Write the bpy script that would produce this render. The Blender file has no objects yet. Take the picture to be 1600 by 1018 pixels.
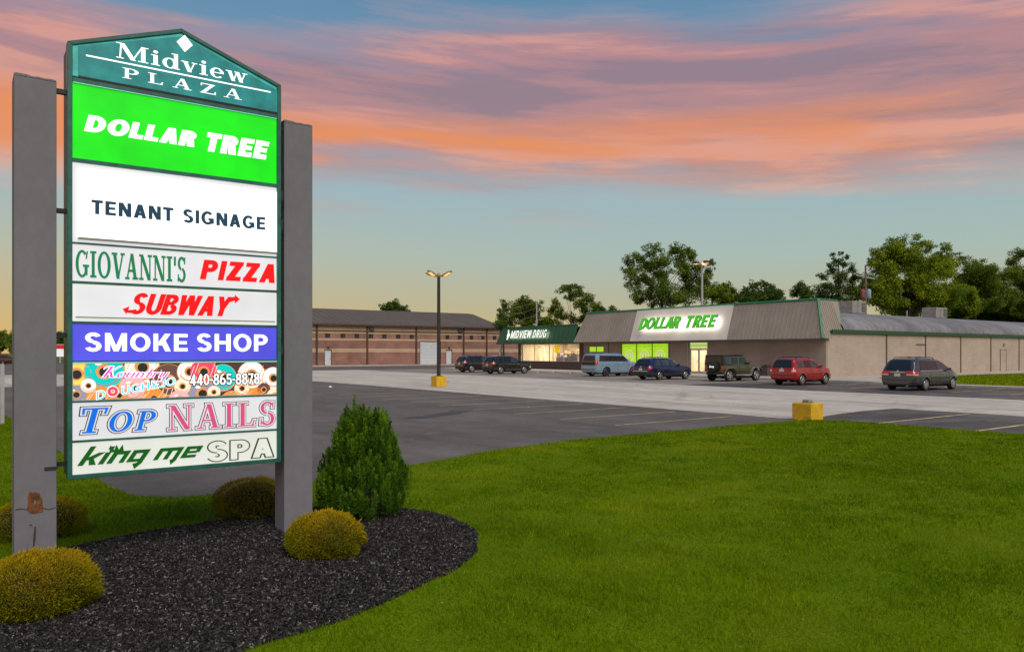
import bpy, bmesh, math, random
import numpy as np
from mathutils import Vector, Matrix
sc = bpy.context.scene
C = sc.collection
# ---------------------------------------------------------------- camera, world, sun, exposure
A0 = math.radians(35.9); SA, CA = math.sin(A0), math.cos(A0)
FPX, HORIZ, CAMH = 1200.0, 550.0, 2.05
cam = bpy.data.cameras.new('camera'); camo = bpy.data.objects.new('camera', cam); C.objects.link(camo)
camo.location = (0, 0, CAMH); camo.rotation_euler = (math.pi/2, 0, -A0)
cam.sensor_width = 36; cam.lens = 36*FPX/1600; cam.shift_y = (HORIZ-509)/1600
cam.clip_end = 4000; cam.clip_start = 0.05
sc.camera = camo
sc.view_settings.view_transform = 'Standard'; sc.view_settings.look = 'None'
sc.view_settings.exposure = 0; sc.view_settings.gamma = 1; sc.view_settings.use_curve_mapping = False
try:
    sc.cycles.use_denoising = True; sc.cycles.max_bounces = 6; sc.cycles.transparent_max_bounces = 12
    sc.cycles.sample_clamp_indirect = 4
except Exception: pass
SUN_EL, SUN_AZ = math.radians(48), math.radians(192)      # azimuth clockwise from +Y: behind the camera
w = bpy.data.worlds.new('World'); sc.world = w; w.use_nodes = True
nt = w.node_tree; nt.nodes.clear(); L = nt.links.new
def wn(t, **k):
    n = nt.nodes.new(t)
    for a, v in k.items(): setattr(n, a, v)
    return n
def wmath(op, a, b=None, c=None, clamp=False):
    n = wn('ShaderNodeMath', operation=op); n.use_clamp = clamp
    for i, v in enumerate((a, b, c)):
        if v is None: continue
        if isinstance(v, (int, float)): n.inputs[i].default_value = v
        else: L(v, n.inputs[i])
    return n.outputs[0]
def wmix(f, a, b):
    n = wn('ShaderNodeMix', data_type='RGBA')
    for s, v in ((0, f), (6, a), (7, b)):
        if isinstance(v, (int, float)): n.inputs[s].default_value = v
        elif isinstance(v, tuple): n.inputs[s].default_value = (*v, 1)
        else: L(v, n.inputs[s])
    return n.outputs[2]
def wramp(x, stops, interp='EASE'):
    n = wn('ShaderNodeValToRGB'); cr = n.color_ramp; cr.interpolation = interp
    while len(cr.elements) < len(stops): cr.elements.new(.5)
    for e, (p, c) in zip(cr.elements, stops):
        e.position = p; e.color = (*c, 1) if isinstance(c, tuple) else (c, c, c, 1)
    L(x, n.inputs[0]); return n.outputs[0]
tc = wn('ShaderNodeTexCoord')
mp = wn('ShaderNodeMapping', vector_type='POINT'); mp.inputs['Rotation'].default_value = (0, 0, A0)   # y = the camera's azimuth
L(tc.outputs['Generated'], mp.inputs[0])
sp = wn('ShaderNodeSeparateXYZ'); L(mp.outputs[0], sp.inputs[0])
X, Y, Z = sp.outputs
el = wmath('MULTIPLY', wmath('MAXIMUM', Z, 0.0), 1.0)
def srgb(r, g, b):
    f = lambda v: (v/255/12.92) if v <= 10 else ((v/255+.055)/1.055)**2.4
    return (f(r), f(g), f(b))
# clear sky behind the clouds, by sine of elevation (the picture's top edge is 0.41)
base = wramp(wmath('MULTIPLY', el, 2.0), [(0, srgb(214,180,116)), (.045, srgb(200,178,126)), (.12, srgb(184,180,148)), (.24, srgb(170,188,178)),
     (.42, srgb(158,184,192)), (.62, srgb(122,156,184)), (.85, srgb(96,140,172)), (1, srgb(84,122,158))], 'LINEAR')
# warmer towards the left horizon
leftw = wmath('MULTIPLY', wmath('SUBTRACT', 0.15, X, clamp=True), wmath('SUBTRACT', 1.0, wmath('MULTIPLY', el, 5.0), clamp=True))
base = wmix(wmath('MULTIPLY', leftw, .7), base, srgb(232,184,92))
tl = wmath('ADD', wmath('MULTIPLY', Z, 1.0), wmath('MULTIPLY', X, 0.055))
def cvec(sx, sz, off):
    c = wn('ShaderNodeCombineXYZ')
    L(wmath('ADD', wmath('MULTIPLY', X, sx), off), c.inputs[0]); L(wmath('MULTIPLY', Y, sx), c.inputs[1]); L(wmath('MULTIPLY', tl, sz), c.inputs[2])
    return c.outputs[0]
def noise(v, det, rough, dist=0.0):
    n = wn('ShaderNodeTexNoise'); n.inputs['Scale'].default_value = 1; n.inputs['Detail'].default_value = det
    n.inputs['Roughness'].default_value = rough; n.inputs['Distortion'].default_value = dist
    L(v, n.inputs['Vector']); return n.outputs[0]
n1 = noise(cvec(1.35, 13, 3.1), 9, .58, .12)       # big streaks
n2 = noise(cvec(2.3, 25, 9.7), 9, .58, .25)      # finer
n3 = noise(cvec(1.0, 8, 21.3), 3, .5, .1)         # body of the bank
# height envelope: cloud bank between 10 and 23 degrees
env = wramp(wmath('MULTIPLY', el, 2.0), [(.0, 0.0), (.10, .03), (.26, .12), (.34, .32), (.42, .46), (.50, .60), (.60, .60), (.74, .54), (.80, .26), (.88, .10), (1, .04)], 'LINEAR')
dens = wmath('ADD', wmath('MULTIPLY', n1, .85), wmath('ADD', wmath('MULTIPLY', n2, .42), wmath('MULTIPLY', n3, .5)))
cl = wmath('SUBTRACT', wmath('ADD', dens, env), 1.135)
cover = wmath('SMOOTHSTEP' if False else 'MULTIPLY', cl, 3.3, clamp=True)
cover = wmath('MULTIPLY', cover, .88)
# cloud colour by height, then streaks of light and shade inside
ccol = wramp(wmath('MULTIPLY', el, 2.0), [(.2, srgb(206,178,152)), (.38, srgb(208,164,138)), (.50, srgb(216,144,116)), (.60, srgb(198,138,128)), (.72, srgb(196,140,142)), (.88, srgb(160,136,152)), (1, srgb(132,132,160))], 'LINEAR')
shade = wramp(n2, [(.38, srgb(108,112,134)), (.49, srgb(182,134,136)), (.60, srgb(248,170,140))])
ccol = wmix(.55, ccol, shade)
hot = wmath('MULTIPLY', wramp(wmath('MULTIPLY', el, 2.0), [(.41, 0.0), (.465, 1.0), (.53, 1.0), (.60, 0.0)], 'EASE'),
            wramp(wmath('ADD', n1, wmath('MULTIPLY', X, -.22)), [(.43, 0.0), (.60, 1.0)]))
ccol = wmix(wmath('MULTIPLY', hot, 1.0), ccol, srgb(244,142,66))
rim = wramp(cl, [(0, .9), (.22, 0.0)])
ccol = wmix(wmath('MULTIPLY', rim, .35), ccol, srgb(226,188,176))
skycol = wmix(cover, base, ccol)
ns = wn('ShaderNodeTexSky', sky_type='NISHITA'); ns.sun_disc = False; ns.sun_elevation = SUN_EL; ns.sun_rotation = SUN_AZ
bgA = wn('ShaderNodeBackground'); L(skycol, bgA.inputs[0]); bgA.inputs[1].default_value = 0.93
bgB = wn('ShaderNodeBackground'); L(ns.outputs[0], bgB.inputs[0]); bgB.inputs[1].default_value = 0.006
ad = wn('ShaderNodeAddShader'); L(bgA.outputs[0], ad.inputs[0]); L(bgB.outputs[0], ad.inputs[1])
wo = wn('ShaderNodeOutputWorld'); L(ad.outputs[0], wo.inputs[0])
sl = bpy.data.lights.new('sun', 'SUN'); sl.energy = 2.9; sl.angle = math.radians(48); sl.color = (1, .91, .80)
so = bpy.data.objects.new('sun', sl); C.objects.link(so)
sd = Vector((math.sin(SUN_AZ)*math.cos(SUN_EL), math.cos(SUN_AZ)*math.cos(SUN_EL), math.sin(SUN_EL)))
so.rotation_euler = sd.to_track_quat('Z', 'Y').to_euler(); so.location = sd*50

# ---------------------------------------------------------------- survey helpers: bearings of the photograph turned into places
def gp(px, py, z=0.0):
    d = (CAMH-z)*FPX/(py-HORIZ); k = (px-800)/FPX
    return (d*(SA+k*CA), d*(CA-k*SA))
def depthX(px, Xw): k = (px-800)/FPX; return Xw/(SA+k*CA)
def depthY(px, Yw): k = (px-800)/FPX; return Yw/(CA-k*SA)
def onX(px, py, Xw):
    d = depthX(px, Xw); k = (px-800)/FPX; return (d*(CA-k*SA), CAMH+(HORIZ-py)/FPX*d)     # -> (y, z)
def onY(px, py, Yw):
    d = depthY(px, Yw); k = (px-800)/FPX; return (d*(SA+k*CA), CAMH+(HORIZ-py)/FPX*d)     # -> (x, z)
def far(px, d): k = (px-800)/FPX; return (d*(SA+k*CA), d*(CA-k*SA))
def hz(py, d): return CAMH+(HORIZ-py)/FPX*d

# ---------------------------------------------------------------- materials
M = {}
def mat(name, col, rough=.7, metal=0.0, n=None, n2=None, bump=None, coat=0, spec=None, emis=None, estr=0, trans=0, col2=None, alpha=None, stretch=None):
    """n=(scale, amount, detail) brightness mottling; col2 mixes a second colour by the same noise; bump=(scale, strength, dist)"""
    m = bpy.data.materials.new(name); m.use_nodes = True; t = m.node_tree; b = t.nodes['Principled BSDF']; lk = t.links.new
    b.inputs['Base Color'].default_value = (*col, 1); b.inputs['Roughness'].default_value = rough; b.inputs['Metallic'].default_value = metal
    if coat: b.inputs['Coat Weight'].default_value = coat; b.inputs['Coat Roughness'].default_value = .13
    if spec is not None: b.inputs['Specular IOR Level'].default_value = spec
    if emis: b.inputs['Emission Color'].default_value = (*emis, 1); b.inputs['Emission Strength'].default_value = estr
    if trans: b.inputs['Transmission Weight'].default_value = trans
    tcn = t.nodes.new('ShaderNodeTexCoord'); vec = tcn.outputs['Object']
    if stretch:
        mpn = t.nodes.new('ShaderNodeMapping'); mpn.inputs['Scale'].default_value = stretch; lk(vec, mpn.inputs[0]); vec = mpn.outputs[0]
    def nz(scale, det=5):
        q = t.nodes.new('ShaderNodeTexNoise'); q.inputs['Scale'].default_value = scale; q.inputs['Detail'].default_value = det
        q.inputs['Roughness'].default_value = .6; lk(vec, q.inputs['Vector']); return q.outputs[0]
    if n:
        cur = None
        for (s, a, *dd) in ([n] + ([n2] if n2 else [])):
            f = nz(s, dd[0] if dd else 5)
            mr = t.nodes.new('ShaderNodeMapRange'); mr.inputs[1].default_value = .32; mr.inputs[2].default_value = .68
            lk(f, mr.inputs[0])
            if cur is None:
                mr.inputs[3].default_value = 0; mr.inputs[4].default_value = 1
                mx = t.nodes.new('ShaderNodeMix'); mx.data_type = 'RGBA'; lk(mr.outputs[0], mx.inputs[0])
                c2 = col2 if col2 else tuple(min(1, c*(1+a)) for c in col)
                c1 = col if col2 else tuple(c*(1-a) for c in col)
                mx.inputs[6].default_value = (*c1, 1); mx.inputs[7].default_value = (*c2, 1); cur = mx.outputs[2]
            else:
                mr.inputs[3].default_value = 1-a; mr.inputs[4].default_value = 1+a
                vm = t.nodes.new('ShaderNodeVectorMath'); vm.operation = 'SCALE'; lk(cur, vm.inputs[0]); lk(mr.outputs[0], vm.inputs[3]); cur = vm.outputs[0]
        lk(cur, b.inputs['Base Color'])
        if emis:
            me_ = t.nodes.new('ShaderNodeMapRange'); me_.inputs[1].default_value = .3; me_.inputs[2].default_value = .7; me_.inputs[3].default_value = 1-n[1]; me_.inputs[4].default_value = 1+n[1]*.6; lk(nz(n[0], 2), me_.inputs[0]); mm_ = t.nodes.new('ShaderNodeMath'); mm_.operation = 'MULTIPLY'; lk(me_.outputs[0], mm_.inputs[0]); mm_.inputs[1].default_value = estr; lk(mm_.outputs[0], b.inputs['Emission Strength'])
        rr = t.nodes.new('ShaderNodeMapRange'); rr.inputs[3].default_value = max(.02, rough-.08); rr.inputs[4].default_value = min(1, rough+.08)
        lk(nz(n[0]*2.3, 3), rr.inputs[0]); lk(rr.outputs[0], b.inputs['Roughness'])
    if bump:
        bn = t.nodes.new('ShaderNodeBump'); bn.inputs['Strength'].default_value = bump[1]; bn.inputs['Distance'].default_value = bump[2] if len(bump) > 2 else .01
        lk(nz(bump[0], 6), bn.inputs['Height']); lk(bn.outputs[0], b.inputs['Normal'])
    M[name] = m; return m
def leafmat(name, c_lo, c_hi, c_top=None, rough=.75, trl=.3, spc=.12):
    """leaf colour from the per-leaf attributes rnd (leaf to leaf) and top (new growth)"""
    m = bpy.data.materials.new(name); m.use_nodes = True; t = m.node_tree; b = t.nodes['Principled BSDF']; lk = t.links.new
    a = t.nodes.new('ShaderNodeAttribute'); a.attribute_name = 'rnd'
    mx = t.nodes.new('ShaderNodeMix'); mx.data_type = 'RGBA'; mx.inputs[6].default_value = (*c_lo, 1); mx.inputs[7].default_value = (*c_hi, 1)
    lk(a.outputs['Fac'], mx.inputs[0]); cur = mx.outputs[2]
    if c_top:
        a2 = t.nodes.new('ShaderNodeAttribute'); a2.attribute_name = 'top'
        m2 = t.nodes.new('ShaderNodeMix'); m2.data_type = 'RGBA'; lk(a2.outputs['Fac'], m2.inputs[0]); lk(cur, m2.inputs[6]); m2.inputs[7].default_value = (*c_top, 1); cur = m2.outputs[2]
    lk(cur, b.inputs['Base Color']); b.inputs['Roughness'].default_value = rough; b.inputs['Specular IOR Level'].default_value = .25
    # a little light through the leaf
    b.inputs['Specular IOR Level'].default_value = spc; tr = t.nodes.new('ShaderNodeBsdfTranslucent'); lk(cur, tr.inputs[0]); ms = t.nodes.new('ShaderNodeMixShader'); ms.inputs[0].default_value = trl
    lk(b.outputs[0], ms.inputs[1]); lk(tr.outputs[0], ms.inputs[2]); lk(ms.outputs[0], t.nodes['Material Output'].inputs[0])
    M[name] = m; return m

# ---------------------------------------------------------------- mesh helpers
class MB:
    def __init__(s): s.v = []; s.f = []; s.m = []; s.mi = 0
    def face(s, pts):
        n = len(s.v); s.v += [tuple(p) for p in pts]; s.f.append(tuple(range(n, n+len(pts)))); s.m.append(s.mi); return s
    def box(s, x0, x1, y0, y1, z0, z1):
        n = len(s.v); s.v += [(x, y, z) for x in (x0, x1) for y in (y0, y1) for z in (z0, z1)]
        for q in ((0,1,3,2),(4,6,7,5),(0,4,5,1),(2,3,7,6),(0,2,6,4),(1,5,7,3)): s.f.append(tuple(n+i for i in q)); s.m.append(s.mi)
        return s
    def hexa(s, b, t):                      # four bottom points, four top points, same order
        n = len(s.v); s.v += [tuple(p) for p in b] + [tuple(p) for p in t]; k = len(b)
        s.f.append(tuple(n+i for i in range(k))[::-1]); s.f.append(tuple(n+k+i for i in range(k)))
        for i in range(k): j = (i+1) % k; s.f.append((n+i, n+j, n+k+j, n+k+i))
        s.m += [s.mi]*(k+2); return s
    def tube(s, pts, rad, n=8, cap=True):
        pts = [Vector(p) for p in pts]; base = len(s.v)
        up = Vector((0, 0, 1))
        for i, p in enumerate(pts):
            d = (pts[min(i+1, len(pts)-1)] - pts[max(i-1, 0)]).normalized()
            a = d.cross(up if abs(d.z) < .9 else Vector((1, 0, 0))).normalized(); b = d.cross(a).normalized()
            r = rad[i] if isinstance(rad, (list, tuple)) else rad
            for k in range(n):
                an = 2*math.pi*k/n; s.v.append(tuple(p+a*math.cos(an)*r+b*math.sin(an)*r))
        for i in range(len(pts)-1):
            for k in range(n):
                k2 = (k+1) % n; s.f.append((base+i*n+k, base+i*n+k2, base+(i+1)*n+k2, base+(i+1)*n+k)); s.m.append(s.mi)
        if cap:
            s.f.append(tuple(base+k for k in range(n))[::-1]); s.f.append(tuple(base+(len(pts)-1)*n+k for k in range(n))); s.m += [s.mi]*2
        return s
    def lathe(s, prof, c=(0,0,0), axis='z', n=20, close=False):   # prof: (radius, height)
        base = len(s.v)
        for (r, h) in prof:
            for k in range(n):
                an = 2*math.pi*k/n; a, b = r*math.cos(an), r*math.sin(an)
                p = {'z': (a, b, h), 'y': (a, h, b), 'x': (h, a, b)}[axis]
                s.v.append((p[0]+c[0], p[1]+c[1], p[2]+c[2]))
        q = len(prof)
        for i in range(q-1+(1 if close else 0)):
            i2 = (i+1) % q
            for k in range(n):
                k2 = (k+1) % n; s.f.append((base+i*n+k, base+i*n+k2, base+i2*n+k2, base+i2*n+k)); s.m.append(s.mi)
        if not close:
            s.f.append(tuple(base+k for k in range(n))[::-1]); s.f.append(tuple(base+(q-1)*n+k for k in range(n))); s.m += [s.mi]*2
        return s
    def mesh(s, name, mats, smooth=None):
        me = bpy.data.meshes.new(name); me.from_pydata(s.v, [], s.f)
        for m in (mats if isinstance(mats, (list, tuple)) else [mats]): me.materials.append(M[m] if isinstance(m, str) else m)
        me.polygons.foreach_set('material_index', s.m)
        bm = bmesh.new(); bm.from_mesh(me)
        if smooth: bmesh.ops.remove_doubles(bm, verts=bm.verts, dist=1e-5)
        bmesh.ops.recalc_face_normals(bm, faces=bm.faces); bm.to_mesh(me); bm.free()
        if smooth: me.shade_smooth(); me.set_sharp_from_angle(angle=math.radians(smooth))
        me.update(); return me
    def build(s, name, mats, parent=None, smooth=None, **kw):
        return link(name, s.mesh(name, mats, smooth), parent, **kw)
def link(name, me, parent=None, loc=None, label=None, cat=None, group=None, kind=None):
    o = bpy.data.objects.new(name, me); C.objects.link(o)
    if parent: o.parent = parent
    if loc: o.location = loc
    return tag(o, label, cat, group, kind)
def tag(o, label=None, cat=None, group=None, kind=None):
    for k, v in (('label', label), ('category', cat), ('group', group), ('kind', kind)):
        if v: o[k] = v
    return o
def thing(name, label, cat, loc=(0,0,0), rz=0, group=None, kind=None):
    o = bpy.data.objects.new(name, None); C.objects.link(o); o.location = loc; o.rotation_euler = (0,0,rz)
    o.empty_display_size = .3
    return tag(o, label, cat, group, kind)
def bevel(o, wd=.01, seg=2, ang=30):
    b = o.modifiers.new('bevel', 'BEVEL'); b.width = wd; b.segments = seg; b.limit_method = 'ANGLE'; b.angle_limit = math.radians(ang); return o
def np_mesh(name, V, mats, attrs=None, smooth=False):
    """V: (faces, corners, 3) loose polygons"""
    F, k = V.shape[:2]; me = bpy.data.meshes.new(name)
    me.vertices.add(F*k); me.vertices.foreach_set('co', V.reshape(-1).astype(np.float32))
    me.loops.add(F*k); me.loops.foreach_set('vertex_index', np.arange(F*k, dtype=np.int32))
    me.polygons.add(F); me.polygons.foreach_set('loop_start', np.arange(0, F*k, k, dtype=np.int32)); me.polygons.foreach_set('loop_total', np.full(F, k, dtype=np.int32))
    for nme, arr in (attrs or {}).items():
        a = me.attributes.new(nme, 'FLOAT', 'FACE'); a.data.foreach_set('value', arr.astype(np.float32))
    me.materials.append(M[mats]); me.update(calc_edges=True); me.validate(); return me
def sheet(name, pts, z, m, **kw):
    bm = bmesh.new(); vs = [bm.verts.new((p[0], p[1], z)) for p in pts]; f = bm.faces.new(vs); f.normal_update()
    if f.normal.z < 0: f.normal_flip()
    bmesh.ops.triangulate(bm, faces=bm.faces[:]); me = bpy.data.meshes.new(name); bm.to_mesh(me); bm.free(); me.materials.append(M[m])
    return link(name, me, **kw)
def inside(P, poly):
    x, y = P[:, 0], P[:, 1]; r = np.zeros(len(P), bool); n = len(poly)
    for i in range(n):
        x1, y1 = poly[i]; x2, y2 = poly[(i+1) % n]
        if y1 == y2: continue
        c = ((y1 > y) != (y2 > y)) & (x < (x2-x1)*(y-y1)/(y2-y1)+x1); r ^= c
    return r
def smooth_poly(pts, k=3):
    for _ in range(k):
        q = []
        for i in range(len(pts)):
            a, b = pts[i], pts[(i+1) % len(pts)]
            q += [(a[0]*.75+b[0]*.25, a[1]*.75+b[1]*.25), (a[0]*.25+b[0]*.75, a[1]*.25+b[1]*.75)]
        pts = q
    return pts
rng = np.random.default_rng(7); random.seed(7)
# ---------------------------------------------------------------- ground, paving, lawn
def ground_mat(name, cols, crack=0, speck=.25, streak=None, rough=.85, bumpd=.004, cscale=.35):
    m = bpy.data.materials.new(name); m.use_nodes = True; t = m.node_tree; b = t.nodes['Principled BSDF']; lk = t.links.new
    tcn = t.nodes.new('ShaderNodeTexCoord'); vec = tcn.outputs['Object']
    def nz(scale, det, st=None, dist=0):
        v = vec
        if st: q = t.nodes.new('ShaderNodeMapping'); q.inputs['Scale'].default_value = st; lk(vec, q.inputs[0]); v = q.outputs[0]
        q = t.nodes.new('ShaderNodeTexNoise'); q.inputs['Scale'].default_value = scale; q.inputs['Detail'].default_value = det; q.inputs['Roughness'].default_value = .62
        q.inputs['Distortion'].default_value = dist; lk(v, q.inputs[0]); return q.outputs[0]
    def ramp(x, st):
        n = t.nodes.new('ShaderNodeValToRGB'); cr = n.color_ramp
        while len(cr.elements) < len(st): cr.elements.new(.5)
        for e, (p, c) in zip(cr.elements, st): e.position = p; e.color = (*c, 1) if isinstance(c, tuple) else (c, c, c, 1)
        lk(x, n.inputs[0]); return n.outputs[0]
    def mul(a, c):
        n = t.nodes.new('ShaderNodeMix'); n.data_type = 'RGBA'; n.blend_type = 'MULTIPLY'; n.inputs[0].default_value = 1; lk(a, n.inputs[6]); lk(c, n.inputs[7]); return n.outputs[2]
    cur = ramp(nz(.22, 6, dist=.4), [(.3+.4*i/(len(cols)-1), c) for i, c in enumerate(cols)])
    cur = mul(cur, ramp(nz(1.4, 8), [(.3, .84), (.7, 1.12)]))
    cur = mul(cur, ramp(nz(38, 3), [(.3, 1-speck), (.7, 1+speck)]))
    if streak: cur = mul(cur, ramp(nz(1, 6, streak), [(.35, .80), (.65, 1.12)]))
    if crack:
        vo = t.nodes.new('ShaderNodeTexVoronoi'); vo.feature = 'DISTANCE_TO_EDGE'; vo.inputs['Scale'].default_value = cscale
        ns_ = t.nodes.new('ShaderNodeTexNoise'); ns_.inputs['Scale'].default_value = 1.1; ns_.inputs['Detail'].default_value = 6
        va = t.nodes.new('ShaderNodeVectorMath'); va.operation = 'MULTIPLY_ADD'; lk(vec, ns_.inputs[0]); lk(ns_.outputs[1], va.inputs[0]); va.inputs[1].default_value = (1.2, 1.2, 0); lk(vec, va.inputs[2]); lk(va.outputs[0], vo.inputs[0])
        cur = mul(cur, ramp(vo.outputs[0], [(0, 1-crack), (.006, 1-crack), (.012, 1.0)]))
    lk(cur, b.inputs['Base Color']); b.inputs['Roughness'].default_value = rough; b.inputs['Specular IOR Level'].default_value = .05 if name in ('turf', 'mulch_soil') else .3
    bn = t.nodes.new('ShaderNodeBump'); bn.inputs['Strength'].default_value = .5; bn.inputs['Distance'].default_value = bumpd; lk(nz(60, 4), bn.inputs['Height']); lk(bn.outputs[0], b.inputs['Normal'])
    M[name] = m
ground_mat('asphalt_old', [(.106,.091,.084), (.124,.108,.099), (.144,.126,.116)], crack=.14, streak=(.5, .12, 1), cscale=.16)
ground_mat('asphalt_dark', [(.062,.055,.055), (.10,.088,.084), (.18,.155,.14)], crack=.35, streak=(.14, .8, 1), speck=.35, cscale=.5)
ground_mat('stall_paving', [(.19,.16,.14), (.25,.215,.19), (.29,.25,.22)], crack=.15, streak=(.3, .12, 1))
ground_mat('concrete_paving', [(.43,.385,.335), (.50,.45,.395), (.54,.49,.435)], crack=.2, streak=(.9, .07, 1), speck=.08, cscale=.12)
ground_mat('walk_concrete', [(.40,.35,.30), (.46,.41,.36)], speck=.12)
ground_mat('turf', [(.075,.125,.001), (.11,.175,.002), (.10,.14,.003)], speck=.4, bumpd=.02)
ground_mat('mulch_soil', [(.012,.010,.010), (.022,.019,.018), (.03,.026,.024)], speck=.5, bumpd=.03)
ground_mat('soil_rim', [(.06,.038,.022), (.10,.062,.036)], speck=.5, bumpd=.02)
ground_mat('far_field', [(.05,.08,.02), (.07,.10,.02), (.09,.11,.04)], speck=.3)
mat('line_yellow', (.62,.47,.22), .8, n=(3, .3), n2=(40, .3)); mat('line_white', (.62,.58,.50), .8, n=(3, .3), n2=(40, .25))
mat('line_faint', (.48,.39,.20), .85, n=(2.5, .3), n2=(30, .25))
mat('tar', (.045,.042,.045), .6, n=(4, .3))
B = 1600
link('ground', MB().face([(-B,-B,-.06),(B,-B,-.06),(B,B,-.06),(-B,B,-.06)]).mesh('ground', 'far_field'), kind='structure')
# one big lot; lanes, stalls and lawn lie on it as sheets
sheet('parking_lot', [(-60,32),(1.3,32),(1.2,11),(4,6),(21.3,5),(21.3,-60),(49.3,-60),(49.3,84),(-60,84)], -.034, 'asphalt_old', kind='structure')
sheet('service_yard', [(-60,84),(100,84),(100,160),(-60,160)], -.032, 'asphalt_old', kind='structure')
sheet('concrete_lane', [(21.2,-60),(37.6,-60),(37.6,40),(38.2,84),(21.0,84),(21.0,52),(21.1,30)], -.030, 'concrete_paving', kind='structure')
sheet('cross_lane', [(-60,61),(21.0,53.0),(21.0,84),(-60,84)], -.029, 'concrete_paving', kind='structure')
jag = [(28.1+.12*math.sin(y*2.3), y) for y in np.linspace(-40, 14.7, 50)]
sheet('asphalt_bay', [(21.25,-40)]+jag+[(26,14.75),(24.2,14.5),(22.4,14.2),(21.25,13.6)], -.025, 'asphalt_dark', kind='structure')
sheet('store_stalls', [(37.6,33.5),(49.2,33.5),(49.2,84),(38.2,84)], -.027, 'stall_paving', kind='structure')
sheet('side_stalls', [(37.6,-60),(47.6,-60),(47.6,14.5),(48.2,22.5),(49.2,27),(49.2,33.5),(44,33.7),(37.7,33.2)], -.026, 'asphalt_dark', kind='structure')
# raised walks
MB().box(49.2,55.0,26.5,84,-.03,.11).build('storefront_walk', 'walk_concrete', kind='structure', smooth=None)
MB().box(55.0,120,30.4,34.2,-.03,.105).build('side_walk', 'walk_concrete', kind='structure')
MB().box(47.6,49.2,-60,26.5,-.03,.115).build('kerb_walk', 'walk_concrete', kind='structure')
sheet('grass_strip', [(49.2,-60),(140,-60),(140,30.4),(55.0,30.4),(55.0,26.5),(49.2,26.5)], .10, 'turf', kind='structure')
# painted stall lines, each a line of its own
def line(x0, x1, y, m, z=-.018, wd=.10, wob=.012):
    q = MB(); n = 8
    for i in range(n):
        a = x0+(x1-x0)*i/n; b = x0+(x1-x0)*(i+1)/n
        q.face([(a,y-wd/2+random.uniform(-wob,wob),z),(b,y-wd/2+random.uniform(-wob,wob),z),(b,y+wd/2+random.uniform(-wob,wob),z),(a,y+wd/2+random.uniform(-wob,wob),z)])
    return q.build('parking_line', m, kind='structure')
for i in range(12): line(15.2, 20.4, 16.0+2.45*i, 'line_faint' if i else 'line_faint', z=-.026)
line(15.0, 21.1, 13.86, 'line_yellow', z=-.02, wd=.11)
for y in (11.9, 9.2, 6.55, 3.9): line(21.75, 27.6 if y > 10 else 25.4, y, 'line_yellow')
for i in range(8): line(41.6, 47.4, 32.6-2.75*i, 'line_yellow' if i % 2 else 'line_white')
for i in range(15): line(40.9, 46.6, 35.6+2.7*i, 'line_faint')
# tar seam like a crooked arrow, and small litter
tp = [gp(*p) for p in ((627,651),(655,648),(690,643),(705,642),(702,639),(735,640),(712,645),(690,648),(660,652))]
sheet('tar_patch', tp, -.026, 'tar', kind='structure')
mat('paper', (.7,.68,.64), .8)
x_, y_ = gp(514, 604); MB().hexa([(x_,y_,-.03),(x_+.22,y_+.02,-.03),(x_+.2,y_+.2,-.03),(x_+.03,y_+.17,-.03)], [(x_+.03,y_+.03,.05),(x_+.17,y_+.05,.02),(x_+.15,y_+.14,.07),(x_+.06,y_+.12,.03)]).build('paper_litter', 'paper', label='crumpled white paper scrap lying on the dark asphalt', cat='litter')
# lawn
LAWN = [(-45,-45),(21.6,-45),(21.6,12.9),(21.1,13.5),(20.3,13.78),(16,13.8),(11.8,13.75),(9.2,13.3),(6.6,12.35),(4.6,11.75),(3.3,11.5),(2.5,11.6),(2.05,12.1),(1.9,13.2),(1.75,18),(1.5,26),(1.2,31),(.2,32.4),(-45,33)]
sheet('lawn', LAWN, 0.0, 'turf', kind='structure')
q = MB()                                    # turf edge down to the asphalt
for a, b in zip(LAWN[2:-1], LAWN[3:]): q.face([(a[0],a[1],0),(b[0],b[1],0),(b[0],b[1],-.05),(a[0],a[1],-.05)])
q.build('lawn_edge', 'soil_rim', kind='structure')
BED = smooth_poly([gp(*p) for p in ((-260,1100),(60,1130),(250,1055),(400,1008),(500,980),(600,941),(680,900),(724,876),(739,848),(726,821),(690,804),(655,800),(560,792),(440,797),(340,815),(240,829),(130,852),(40,872),(-80,905),(-260,960))], 2)
BEDC = np.mean(np.array(BED), axis=0)
def bed_h(x, y):                             # the mulch mounds a little towards the middle
    P = np.array(BED); e = np.roll(P, -1, 0)-P; w_ = np.array([x, y])-P
    t_ = np.clip((w_*e).sum(1)/(e*e).sum(1), 0, 1); dd = np.sqrt(((w_-e*t_[:, None])**2).sum(1)).min()
    return .010+.022*min(1, dd/.9)
def ring_pts(s): return [(BEDC[0]+(p[0]-BEDC[0])*s, BEDC[1]+(p[1]-BEDC[1])*s) for p in BED]
q = MB(); rings = [(s, ring_pts(s)) for s in (1.0, .97, .92, .85, .75, .6, .4, .2)]
for (s0, r0), (s1, r1) in zip(rings, rings[1:]):
    for i in range(len(r0)):
        j = (i+1) % len(r0)
        q.face([(*p, (bed_h(*p) if s != 1.0 else .006)) for p, s in ((r0[i], s0), (r0[j], s0), (r1[j], s1), (r1[i], s1))])
q.face([(*p, bed_h(*p)) for p in rings[-1][1]])
q.build('mulch_bed', 'mulch_soil', kind='structure', smooth=60)
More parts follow.
